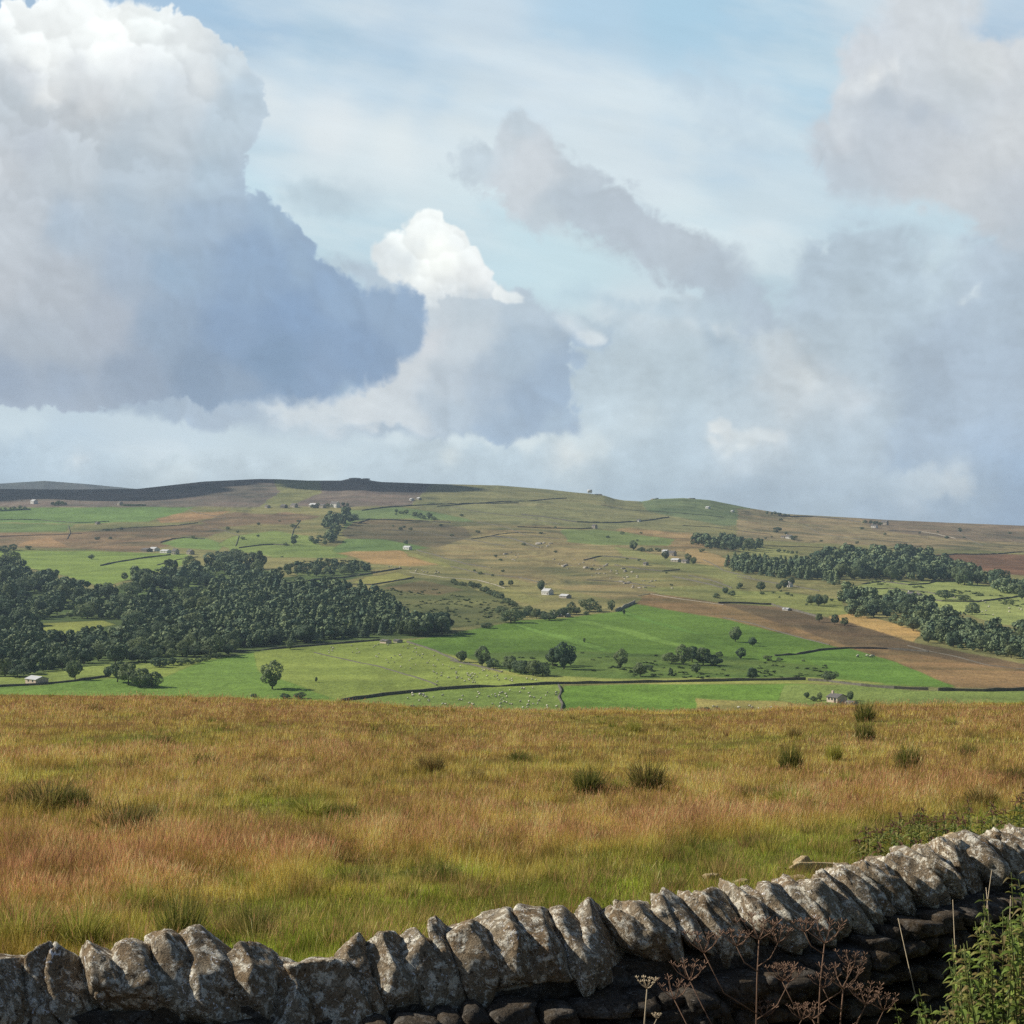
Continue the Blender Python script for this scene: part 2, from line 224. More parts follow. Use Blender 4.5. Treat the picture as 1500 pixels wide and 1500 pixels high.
ow = N(t, 'ShaderNodeOutputWorld'); t.links.new(mx.outputs[0], ow.inputs[0])
w.cycles.sampling_method = 'MANUAL'; w.cycles.sample_map_resolution = 1024

# ================================================================ mesh and tagging helpers
def link(name, me, mat=None, parent=None):
    o = bpy.data.objects.new(name, me); COL.objects.link(o)
    if mat is not None and len(me.materials) == 0: me.materials.append(mat)
    if parent is not None: o.parent = parent
    return o
def npmesh(name, V, faces, n, smooth=False, col=None):
    """V (nv,3); faces (nf,n) of equal sides"""
    me = bpy.data.meshes.new(name); V = np.asarray(V, np.float32); Fc = np.asarray(faces, np.int32)
    me.vertices.add(len(V)); me.vertices.foreach_set('co', V.ravel())
    me.loops.add(Fc.size); me.loops.foreach_set('vertex_index', Fc.ravel())
    me.polygons.add(len(Fc)); me.polygons.foreach_set('loop_start', np.arange(0, Fc.size, n, dtype=np.int32))
    me.polygons.foreach_set('loop_total', np.full(len(Fc), n, np.int32))
    me.polygons.foreach_set('use_smooth', np.full(len(Fc), smooth, bool))
    if col is not None:
        a = me.color_attributes.new('tint', 'FLOAT_COLOR', 'POINT'); c = np.ones((len(V), 4), np.float32); c[:, :col.shape[1]] = col
        a.data.foreach_set('color', c.ravel())
    me.update(calc_edges=True); return me
def pymesh(name, V, Fs, smooth=False):
    me = bpy.data.meshes.new(name); me.from_pydata([tuple(v) for v in V], [], Fs)
    if smooth: me.polygons.foreach_set('use_smooth', [True] * len(Fs))
    me.update(); return me
class MB:
    def __init__(s): s.V = []; s.F = []
    def box(s, a, b):
        n = len(s.V); x0, y0, z0 = a; x1, y1, z1 = b
        s.V += [(x0, y0, z0), (x1, y0, z0), (x1, y1, z0), (x0, y1, z0), (x0, y0, z1), (x1, y0, z1), (x1, y1, z1), (x0, y1, z1)]
        s.F += [[n + i for i in f] for f in ((0, 3, 2, 1), (4, 5, 6, 7), (0, 1, 5, 4), (1, 2, 6, 5), (2, 3, 7, 6), (3, 0, 4, 7))]
        return s
    def poly(s, V, Fs):
        n = len(s.V); s.V += list(V); s.F += [[n + i for i in f] for f in Fs]; return s
    def tube(s, pts, rad, k=6):
        n = len(s.V); pts = [Vector(p) for p in pts]
        for i, p in enumerate(pts):
            d = (pts[min(i + 1, len(pts) - 1)] - pts[max(i - 1, 0)]).normalized()
            a = d.cross(Vector((0, 0, 1) if abs(d.z) < .9 else (1, 0, 0))).normalized(); b = d.cross(a)
            r = rad[i] if isinstance(rad, (list, tuple)) else rad
            for j in range(k):
                q = 2 * math.pi * j / k; s.V.append(tuple(p + a * math.cos(q) * r + b * math.sin(q) * r))
        for i in range(len(pts) - 1):
            for j in range(k): s.F.append([n + i * k + j, n + i * k + (j + 1) % k, n + (i + 1) * k + (j + 1) % k, n + (i + 1) * k + j])
        s.F.append([n + (len(pts) - 1) * k + j for j in range(k)]); s.F.append([n + k - 1 - j for j in range(k)])
        return s
    def mesh(s, name, smooth=False): return pymesh(name, s.V, s.F, smooth)
def tag(o, label=None, cat=None, group=None, kind=None):
    for k, v in (('label', label), ('category', cat), ('group', group), ('kind', kind)):
        if v: o[k] = v
    return o
def empty(name, loc, rz=0, sc=1):
    o = bpy.data.objects.new(name, None); COL.objects.link(o); o.location = loc; o.rotation_euler = (0, 0, rz); o.scale = (sc, sc, sc) if not hasattr(sc, '__len__') else sc
    o.empty_display_size = .1; return o
def copy_tree(o, parent=None):
    c = o.copy(); COL.objects.link(c); c.parent = parent
    for ch in list(o.children): copy_tree(ch, c)
    return c

# ================================================================ materials
def newmat(name, rough=.85, spec=.2):
    m = bpy.data.materials.new(name); m.use_nodes = True; t = m.node_tree; b = t.nodes['Principled BSDF']
    b.inputs['Roughness'].default_value = rough; b.inputs['Specular IOR Level'].default_value = spec
    return m, t, b
def noise(t, scale, detail=4, rough=.55, vec=None, dist=0):
    n = N(t, 'ShaderNodeTexNoise'); n.inputs['Scale'].default_value = scale; n.inputs['Detail'].default_value = detail
    n.inputs['Roughness'].default_value = rough; n.inputs['Distortion'].default_value = dist
    if vec is not None: t.links.new(vec, n.inputs['Vector'])
    return n.outputs['Fac']
def ramp(t, fac, stops):
    n = N(t, 'ShaderNodeValToRGB'); t.links.new(fac, n.inputs[0]); e = n.color_ramp.elements
    while len(e) > 1: e.remove(e[-1])
    for i, (p, c) in enumerate(stops):
        x = e[0] if i == 0 else e.new(p); x.position = p; x.color = (*c, 1) if hasattr(c, '__len__') else (c, c, c, 1)
    return n.outputs[0]
def mix(t, fac, a, b, mode='MIX'):
    n = N(t, 'ShaderNodeMix', data_type='RGBA', blend_type=mode)
    for i, v in ((0, fac), (6, a), (7, b)):
        if isinstance(v, (int, float)): n.inputs[i].default_value = v if i == 0 else (v, v, v, 1)
        elif isinstance(v, tuple): n.inputs[i].default_value = (*v, 1)
        else: t.links.new(v, n.inputs[i])
    return n.outputs[2]
def bump(t, b, h, strength, dist):
    n = N(t, 'ShaderNodeBump'); n.inputs['Strength'].default_value = strength; n.inputs['Distance'].default_value = dist
    t.links.new(h, n.inputs['Height']); t.links.new(n.outputs[0], b.inputs['Normal'])
def geo(t): return N(t, 'ShaderNodeNewGeometry').outputs['Position']
def objc(t): return N(t, 'ShaderNodeTexCoord').outputs['Object']
def orand(t): return N(t, 'ShaderNodeObjectInfo').outputs['Random']
def plain(name, c, rough=.85, var=.25, sc=3):
    m, t, b = newmat(name, rough)
    f = noise(t, sc, 5, .6, objc(t)); t.links.new(mix(t, 1, c, ramp(t, f, [(.3, 1 - var), (.7, 1 + var)]), 'MULTIPLY'), b.inputs['Base Color']); return m

# ---------------------------------------------------------------- land: shape of the ground in front of and across the valley
def interp(x, xs, ys): return np.interp(x, xs, ys)
NEAR_Y = [-3000, 0, 4, 5.2, 6.2, 9.5, 15, 24, 34, 44, 55, 63, 70, 80, 100, 130, 160]
NEAR_Z = [-1.6, -1.65, -2.0, -2.65, -2.78, -3.0, -3.5, -4.32, -5.35, -6.42, -7.5, -8.3, -9.1, -10.7, -15, -25, -37]
BROW = ([-400, 0, 250, 500, 620, 750, 900, 1050, 1200, 1350, 1500, 1900], [1010, 1018, 1021, 1030, 1040, 1043, 1046, 1046, 1038, 1034, 1032, 1030])
def znear(x, y):
    x = np.asarray(x, float); y = np.asarray(y, float)
    z = interp(y, NEAR_Y, NEAR_Z)
    z = .5 * z + .25 * interp(y - 1.2, NEAR_Y, NEAR_Z) + .25 * interp(y + 1.2, NEAR_Y, NEAR_Z)
    u = 750 + F * x / np.maximum(y, 12)
    z = z - np.clip(y - 12, 0, 70) / 58. * 70 * (interp(u, *BROW) - 1037) / F
    b = .10 * fbm(x / 5., y / 5., 4, 61) + .05 * fbm(x / 1.3, y / 1.3, 3, 62)
    return z + b * np.clip((np.abs(y) - 3) / 6, .15, 1)
SKYL = ([-900, -400, 0, 100, 200, 245, 300, 380, 410, 450, 500, 508, 535, 545, 560, 640, 730, 800, 840, 862, 885, 900, 915, 940, 960, 1000, 1040, 1100, 1150, 1300, 1500, 1900, 2600],
        [735, 722, 716, 717, 716, 711, 705, 701.5, 702, 704, 704, 702, 701.5, 704, 706, 709, 711, 716.5, 721, 723, 726, 731, 733.5, 735, 731.5, 730, 733, 745, 753, 761.5, 770, 786, 805])
GD = ([100, 480, 600, 720, 900, 1100, 1400, 1800, 2300, 2800, 3080, 3300], [1.64, 1.09, .956, .82, .69, .565, .435, .31, .19, .085, .03, 0])
def zfar(x, y):
    x = np.asarray(x, float); y = np.maximum(np.asarray(y, float), 1.0)
    u = 750 + F * x / y; S = interp(u, *SKYL)
    Ss = interp(u, [-900, -200, 200, 500, 800, 1000, 1200, 1500, 1900, 2600], [733, 718, 712, 707, 718, 736, 754, 771, 786, 805]); kf = np.clip((y - 2850) / 420, 0, 1); Sm = Ss + (S - Ss) * kf
    S0 = 720 + (Sm - 720) * np.clip((y - 1300) / 1700, 0, 1) + np.clip((u - 1000) / 500, 0, 1) * 24 * (1 - np.clip((y - 1300) / 1700, 0, 1))
    g = interp(y, *GD)
    v = S0 + (1060 - S0) * g
    v = np.where(y > 2850, v, v)
    z = -(v - 750) / F * y
    # beyond the skyline the land falls away and rises again as the far fell
    ze = -(S - 750) / F * 3300
    z2 = -(interp(u, [-900, -400, 0, 65, 130, 230, 400, 2600], [716, 711, 708.5, 704.5, 709.5, 719, 760, 800]) - 750) / F * 6200
    q = y - 3300
    zb = ze - np.clip(q, 0, 1500) ** 1.15 * .03 * 1.0
    k = sstep(4300, 6200, y); zb = zb * (1 - k) + z2 * k; zb = np.where(y > 6200, zb - (y - 6200) * .06, zb)
    z = np.where(y > 3300, zb, z)
    am = np.clip((y - 420) / 300, 0, 1) * (1 - .7 * np.clip((y - 2900) / 300, 0, 1))
    nz = 3.4 * fbm(x / 330., y / 420., 4, 71) + .8 * fbm(x / 60., y / 80., 3, 72)
    # brown spur on the right, and the dip of the wooded clough behind it
    return z + nz * am
def ground_z(x, y): return np.where(np.asarray(y) < 112, znear(x, y), zfar(x, y))
_YN = np.exp(np.linspace(math.log(7), math.log(111), 700)); _YF = np.exp(np.linspace(math.log(440), math.log(3340), 1500))
def at(u, v, near=False):
    Y = _YN if near else _YF
    X = (u - 750) / F * Y; z = znear(X, Y) if near else zfar(X, Y)
    vv = 750 - F * z / Y
    k = np.argmax(vv <= v)
    if vv[k] > v: k = int(np.argmin(vv))
    if k > 0 and vv[k - 1] > vv[k]:
        f = min(max((vv[k - 1] - v) / (vv[k - 1] - vv[k]), 0), 1); y = Y[k - 1] + (Y[k] - Y[k - 1]) * f
    else: y = Y[k]
    x = (u - 750) / F * y
    return Vector((x, y, float(znear(x, y) if near else zfar(x, y))))

# ---------------------------------------------------------------- colours of the fields across the valley: (outline, colour, roughness of the growth)
G1, G2, G3 = (126, 150, 74), (88, 136, 52), (112, 146, 66)
FIELDS = [
 ([(-900, 600), (2600, 600), (2600, 745), (1100, 745), (700, 735), (560, 742), (-900, 744)], (118, 110, 112), .8),  # heather moor, tone shifted towards the purple-blue of its cloud shadow
 ([(640, 700), (1010, 700), (1120, 760), (1000, 790), (700, 765), (600, 742)], (128, 132, 98), .6),
 ([(930, 725), (1010, 726), (1150, 748), (1180, 765), (1060, 770), (950, 750)], (108, 128, 96), .5),
 ([(1080, 745), (1300, 755), (1600, 765), (1600, 812), (1380, 805), (1200, 795), (1080, 790)], (138, 130, 106), 1),
 ([(1260, 758), (1600, 766), (1600, 800), (1400, 790), (1280, 776)], (126, 116, 106), .9),
 ([(640, 760), (800, 768), (1010, 780), (1090, 800), (1020, 830), (960, 872), (900, 880), (760, 850), (640, 815), (600, 790)], (136, 130, 98), 1),
 ([(900, 770), (1010, 782), (1060, 800), (1000, 808), (900, 790)], (150, 132, 102), .7),
 ([(400, 702), (470, 704), (470, 722), (420, 742), (380, 742), (410, 720)], (126, 132, 92), .5),  # sunlit gap between the cloud shadows, put into the moor colour
 ([(-60, 744), (180, 743), (285, 742), (255, 755), (215, 764), (90, 767), (-60, 764)], (104, 140, 78), .2),
 ([(-60, 766), (110, 768), (95, 778), (-60, 781)], (102, 130, 78), .3),
 ([(-60, 782), (100, 780), (200, 773), (290, 768), (350, 760), (420, 750), (470, 756), (420, 770), (330, 778), (290, 792), (240, 802), (200, 809), (100, 803), (-60, 803)], (128, 112, 94), 1),
 ([(20, 801), (50, 790), (72, 787), (100, 801)], (156, 130, 102), .5),
 ([(230, 760), (262, 752), (340, 748), (318, 756), (286, 764), (235, 766)], (156, 130, 100), .5),
 ([(290, 764), (340, 750), (420, 754), (430, 768), (330, 771)], (124, 108, 92), .8),
 ([(-60, 808), (60, 806), (200, 809), (275, 812), (276, 826), (215, 842), (150, 860), (120, 852), (90, 842), (40, 832), (-60, 818)], (122, 150, 74), .25),
 ([(235, 796), (270, 787), (300, 788), (330, 797), (320, 806), (262, 802)], (112, 144, 80), .2),
 ([(340, 786), (400, 776), (450, 784), (470, 800), (520, 802), (508, 818), (400, 816), (340, 806), (318, 798)], (122, 146, 80), .4),
 ([(320, 772), (380, 768), (470, 770), (460, 786), (400, 778), (350, 782)], (134, 132, 92), .7),
 ([(505, 748), (585, 742), (650, 752), (700, 765), (600, 760), (540, 762), (505, 775)], (104, 130, 86), .4),
 ([(640, 742), (740, 738), (800, 745), (1000, 760), (900, 776), (700, 762)], (124, 130, 96), .6),
 ([(520, 764), (560, 760), (620, 763), (680, 772), (690, 786), (640, 802), (520, 792), (498, 782)], (112, 106, 88), .8),
 ([(488, 806), (508, 789), (560, 790), (600, 797), (630, 803), (590, 808), (495, 809)], (104, 136, 80), .3),
 ([(494, 810), (520, 807), (585, 807), (612, 814), (650, 828), (600, 830), (545, 826), (520, 816)], (168, 142, 102), .25),
 ([(590, 808), (612, 812), (665, 830), (650, 830), (600, 815)], (142, 146, 90), .3),
 ([(412, 858), (412, 846), (520, 838), (575, 832), (590, 834), (560, 840), (480, 852)], (142, 138, 94), .3),
 ([(430, 836), (500, 834), (520, 840), (440, 845)], (112, 132, 80), .4),
 ([(508, 856), (540, 845), (580, 838), (605, 844), (560, 856)], (146, 150, 88), .2),
 ([(545, 862), (605, 846), (660, 850), (720, 868), (775, 892), (740, 912), (660, 920), (610, 900), (570, 875)], (96, 106, 72), .8),
 ([(560, 862), (620, 850), (680, 865), (640, 872)], (110, 104, 80), .7),
 ([(660, 846), (740, 860), (800, 880), (780, 886), (700, 866)], (132, 136, 88), .4),
 ([(820, 776), (870, 775), (940, 783), (990, 790), (978, 800), (880, 798), (834, 794)], (116, 138, 86), .25),
 ([(900, 800), (960, 812), (1090, 840), (1080, 868), (1000, 858), (920, 826)], (132, 140, 92), .4),
 ([(860, 812), (930, 815), (1000, 835), (1060, 850), (1060, 868), (980, 872), (940, 860), (900, 840)], (128, 130, 90), .8),
 ([(940, 862), (1040, 856), (1180, 880), (1240, 902), (1180, 905), (1000, 880)], (134, 142, 92), .4),
 ([(1000, 806), (1020, 803), (1078, 822), (1060, 830), (1020, 825)], (164, 144, 106), .4),
 ([(1080, 802), (1140, 804), (1175, 812), (1150, 820), (1090, 812)], (140, 148, 98), .3),
 ([(1370, 812), (1600, 812), (1600, 850), (1450, 840)], (122, 94, 80), .6),
 ([(1245, 862), (1280, 850), (1400, 851), (1600, 876), (1600, 925), (1470, 915), (1400, 896), (1300, 876)], (140, 158, 98), .25),
 ([(1060, 866), (1140, 866), (1230, 878), (1250, 902), (1180, 898), (1080, 880)], (134, 146, 88), .4),
 ([(1215, 903), (1248, 899), (1300, 910), (1348, 925), (1340, 940), (1290, 930), (1230, 916)], (190, 160, 106), .35),
 ([(940, 874), (955, 869), (1060, 883), (1150, 894), (1250, 915), (1340, 942), (1420, 960), (1600, 990), (1600, 1012), (1400, 1008), (1300, 970), (1240, 952), (1160, 932), (1060, 907), (930, 886)], (140, 118, 90), .7),
 ([(1050, 882), (1150, 890), (1250, 913), (1345, 943), (1600, 990), (1600, 996), (1420, 972), (1330, 955), (1240, 946), (1180, 925), (1110, 903)], (112, 98, 82), .6),
 ([(-60, 1120), (-60, 992), (30, 986), (130, 966), (330, 951), (440, 946), (560, 936), (596, 938), (640, 955), (800, 992), (822, 1001), (822, 1120)], (128, 150, 72), .2),
 ([(-60, 1120), (-60, 1008), (60, 1004), (130, 995), (240, 992), (300, 968), (370, 955), (380, 985), (500, 1026), (480, 1120)], (104, 142, 62), .2),
 ([(-60, 985), (120, 975), (240, 970), (290, 958), (250, 975), (160, 985), (60, 1003), (-60, 1005)], (126, 148, 76), .2),
 ([(500, 1027), (640, 1012), (822, 1003), (824, 1120), (480, 1120)], (118, 146, 72), .2),
 ([(596, 939), (660, 928), (760, 909), (830, 905), (905, 896), (932, 885), (1060, 906), (1160, 931), (1240, 951), (1310, 970), (1400, 1008), (1330, 1006), (1190, 1000), (822, 1001), (700, 968), (640, 955)], (94, 132, 52), .25),
 ([(660, 968), (700, 958), (820, 952), (960, 958), (1060, 962), (1200, 975), (1230, 998), (900, 994), (760, 990)], (88, 116, 58), .7),
 ([(640, 956), (700, 968), (760, 988), (900, 994), (1190, 992), (1330, 1004), (1190, 1001), (822, 1002), (720, 985)], (140, 152, 82), .3),
 ([(1160, 955), (1240, 948), (1310, 970), (1400, 1006), (1300, 1003), (1220, 985)], (96, 138, 56), .25),
 ([(824, 1004), (1150, 1001), (1200, 1003), (1170, 1030), (1150, 1120), (822, 1120)], (102, 144, 54), .2),
 ([(1018, 1023), (1040, 1025), (1150, 1028), (1215, 1042), (1240, 1120), (1030, 1120)], (160, 156, 94), .3),
 ([(1150, 1003), (1260, 1004), (1340, 1012), (1600, 1012), (1600, 1120), (1240, 1120), (1190, 1036), (1140, 1026)], (124, 148, 80), .25),
 ([(752, 916), (760, 915), (800, 925), (850, 938), (892, 951), (880, 953), (840, 943), (790, 928)], (106, 148, 66), .3),
 ([(836, 909), (858, 908), (900, 917), (960, 932), (1002, 945), (990, 948), (930, 932), (880, 918)], (110, 150, 66), .3),
 ([(900, 895), (918, 897), (1010, 924), (1060, 935), (1000, 925), (930, 906)], (94, 138, 58), .3),
 ([(50, 922), (60, 914), (150, 909), (170, 915), (90, 930), (60, 930)], (142, 156, 80), .2),
 ([(-120, 832), (20, 832), (100, 858), (128, 874), (200, 850), (300, 828), (370, 826), (410, 846), (545, 832), (545, 842), (420, 866), (540, 876), (600, 905), (660, 918), (664, 930), (590, 936), (420, 948), (340, 960), (240, 968), (130, 975), (40, 990), (-120, 994)], (84, 106, 66), .7),
 ([(50, 922), (60, 914), (150, 909), (170, 915), (90, 930), (60, 930)], (142, 156, 80), .2),
 ([(190, 866), (290, 856), (290, 884), (210, 880)], (92, 118, 74), .5),
]
def field_colours(U, V, X, Y):
    C = np.empty(U.shape + (3,), np.float32); C[:] = lin((130, 132, 92)); R = np.full(U.shape, .6, np.float32)
    U2 = U + 2.2 * vnoise(X / 26, Y / 34, 5) + 1.2 * vnoise(X / 9, Y / 14, 7); V2 = V + .9 * vnoise(X / 30, Y / 40, 6)
    for poly, c, r in FIELDS:
        xs = [p[0] for p in poly]; ys = [p[1] for p in poly]
        m = (U2 > min(xs) - 3) & (U2 < max(xs) + 3) & (V2 > min(ys) - 3) & (V2 < max(ys) + 3)
        if not m.any(): continue
        a = np.zeros(U.shape, np.float32); a[m] = sstep(-.9, .9, poly_sd(poly, U2[m], V2[m]))
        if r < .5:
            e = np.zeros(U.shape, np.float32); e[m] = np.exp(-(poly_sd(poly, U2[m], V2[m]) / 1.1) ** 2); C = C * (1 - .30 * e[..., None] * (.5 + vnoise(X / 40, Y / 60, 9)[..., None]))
        C = C * (1 - a[..., None]) + lin(c) * a[..., None]; R = R * (1 - a) + r * a
    return C, R
GAIN = 1.12
def build_hills():
    us = np.concatenate([np.linspace(-9000, -340, 70)[:-1], np.arange(-340, -20, 8), np.arange(-20, 1522, 1.5), np.arange(1524, 1860, 8), np.linspace(1860, 10500, 70)])
    g = np.linspace(1.11, 0, 330); dm = np.interp(-g, [-a for a in GD[1]], GD[0])
    ds = np.concatenate([np.linspace(100, 440, 14), dm[dm > 445], [3330, 3380, 3450, 3600, 3900, 4300, 4700, 5100, 5500, 5800, 6000, 6100, 6200, 6500, 7200]])
    U, D = np.meshgrid(us, ds); X = (U - 750) / F * D; Z = zfar(X, D); V = 750 - F * Z / D
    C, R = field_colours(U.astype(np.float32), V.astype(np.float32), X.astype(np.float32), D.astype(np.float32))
    C[D > 3500] = lin((84, 92, 104))  # the far fell's bluish shade is put into its colour
    n = fbm(X / 170., D / 200., 5, 81); n2 = fbm(X / 30. + 4 * vnoise(X / 90, D / 90, 83), D / 55., 4, 82); n3 = fbm(X / 75., D / 26., 4, 84, .6)
    rr = R[..., None]
    m = 1 + rr * (.30 * n + .50 * n2 + .40 * n3)[..., None] + .07 * n[..., None] + (1 - rr) * (.18 * n2 + .20 * n3)[..., None]
    hue = np.stack([.16 * n3 + .08 * n, -.02 * n3, -.08 * n2], -1) * rr
    L = (C * np.array([.25, .65, .1], np.float32)).sum(-1, keepdims=True); C = L + (C - L) * .86
    C = np.clip(C * (m + hue) * np.array([1.13, 1.04, .76]), .005, 1)
    nr, nc = U.shape; idx = np.arange(nr * nc).reshape(nr, nc)
    Fc = np.stack([idx[:-1, :-1], idx[:-1, 1:], idx[1:, 1:], idx[1:, :-1]], -1).reshape(-1, 4)
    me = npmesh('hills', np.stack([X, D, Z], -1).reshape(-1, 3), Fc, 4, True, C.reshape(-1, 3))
    m_, t, b = newmat('hill_pasture', .95, .05)
    at_ = N(t, 'ShaderNodeAttribute', attribute_name='tint'); p = geo(t)
    f = noise(t, .09, 5, .65, p); f2 = noise(t, .6, 3, .6, p)
    c = mix(t, 1, at_.outputs['Color'], ramp(t, f, [(.3, .86), (.7, 1.14)]), 'MULTIPLY')
    c = mix(t, 1, c, ramp(t, f2, [(.3, .9), (.7, 1.1)]), 'MULTIPLY')
    t.links.new(c, b.inputs['Base Color']); bump(t, b, noise(t, .18, 4, .7, p), .5, 3.0)
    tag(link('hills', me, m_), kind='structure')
build_hills()

# ---------------------------------------------------------------- moor field in front
def blob(u, v, lst):
    s = 0
    for (cu, cv, ru, rv, a, sl) in lst: s = s + a * np.exp(-((u - cu) / ru) ** 2 - ((v - cv - sl * (u - cu)) / rv) ** 2)
    return s
RUST = [(420, 1052, 330, 24, .7, .02), (60, 1045, 200, 22, .4, 0), (1000, 1062, 400, 14, .35, 0), (1420, 1060, 200, 22, .6, 0), (150, 1262, 300, 30, .95, -.04), (480, 1262, 200, 16, .6, 0), (1180, 1185, 300, 13, 1.0, -.13), (900, 1222, 260, 12, .55, -.1), (1330, 1150, 260, 12, .7, .0),
        (700, 1100, 300, 16, .3, 0), (780, 1285, 160, 12, .4, 0), (1100, 1250, 130, 12, .5, 0), (300, 1130, 260, 18, .3, 0), (1250, 1165, 200, 10, .3, 0)]
GREENS = [(520, 1283, 60, 12, 1.2, 0), (650, 1280, 60, 8, 1.0, 0), (430, 1380, 190, 50, 2.0, 0), (850, 1322, 420, 36, 1.8, -.06), (1150, 1278, 300, 38, 2.0, -.1), (1120, 1232, 300, 12, .8, -.1), (100, 1400, 260, 60, .45, 0), (1150, 1160, 90, 12, .7, 0), (1480, 1230, 150, 40, .9, 0), (620, 1180, 330, 22, .35, 0), (300, 1200, 260, 20, .3, 0), (150, 1085, 180, 12, .3, 0), (1130, 1090, 240, 16, .5, 0), (430, 1180, 60, 14, .6, 0), (1340, 1220, 120, 30, .8, -.1), (300, 1335, 220, 16, .3, 0)]
def sward(x, y, z):
    u = 750 + F * x / y; v = 750 - F * z / y
    n = fbm(x / 4., y / 7., 4, 91, .6); n2 = fbm(x / 1.1, y / 2.2, 3, 92)
    r = blob(u, v, RUST) * .9 + .26 + .8 * n + .35 * n2; g = blob(u, v, GREENS) + .0 - .75 * n + .45 * n2
    return np.clip(r, 0, 1.2), np.clip(g, 0, 1.2)
def build_moor():
    xs = np.concatenate([-np.geomspace(70, 3000, 14)[::-1], np.arange(-68, 68, .35), np.geomspace(68.5, 3000, 14)])
    ys = np.concatenate([-np.geomspace(12, 3000, 14)[::-1], np.arange(-11, 40, .3), np.arange(40, 112, .5), np.arange(113, 160, 2)])
    X, Y = np.meshgrid(xs, ys); Z = znear(X, Y)
    r, g = sward(X, np.maximum(Y, 4), Z)
    c = np.empty(X.shape + (3,), np.float32); c[:] = (.20, .135, .04)
    c = c * (1 - .6 * np.clip(r, 0, 1)[..., None]) + np.array([.22, .10, .045]) * .6 * np.clip(r, 0, 1)[..., None]
    gg = np.clip(g, 0, 1)[..., None]; c = c * (1 - gg) + np.array([.12, .13, .025]) * gg; c = c * np.where(Y < 5.6, .45, 1)[..., None]  # verge this side of the wall darkened to cut light bounced onto it
    nr, nc = X.shape; idx = np.arange(nr * nc).reshape(nr, nc)
    Fc = np.stack([idx[:-1, :-1], idx[:-1, 1:], idx[1:, 1:], idx[1:, :-1]], -1).reshape(-1, 4)
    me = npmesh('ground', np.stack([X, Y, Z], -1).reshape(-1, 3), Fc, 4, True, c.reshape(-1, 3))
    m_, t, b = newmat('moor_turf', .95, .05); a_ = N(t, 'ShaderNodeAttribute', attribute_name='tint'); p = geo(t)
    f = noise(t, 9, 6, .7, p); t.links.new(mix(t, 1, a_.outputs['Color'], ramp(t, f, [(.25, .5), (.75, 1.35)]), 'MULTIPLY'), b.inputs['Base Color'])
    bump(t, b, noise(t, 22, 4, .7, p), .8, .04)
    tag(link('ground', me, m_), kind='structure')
build_moor()

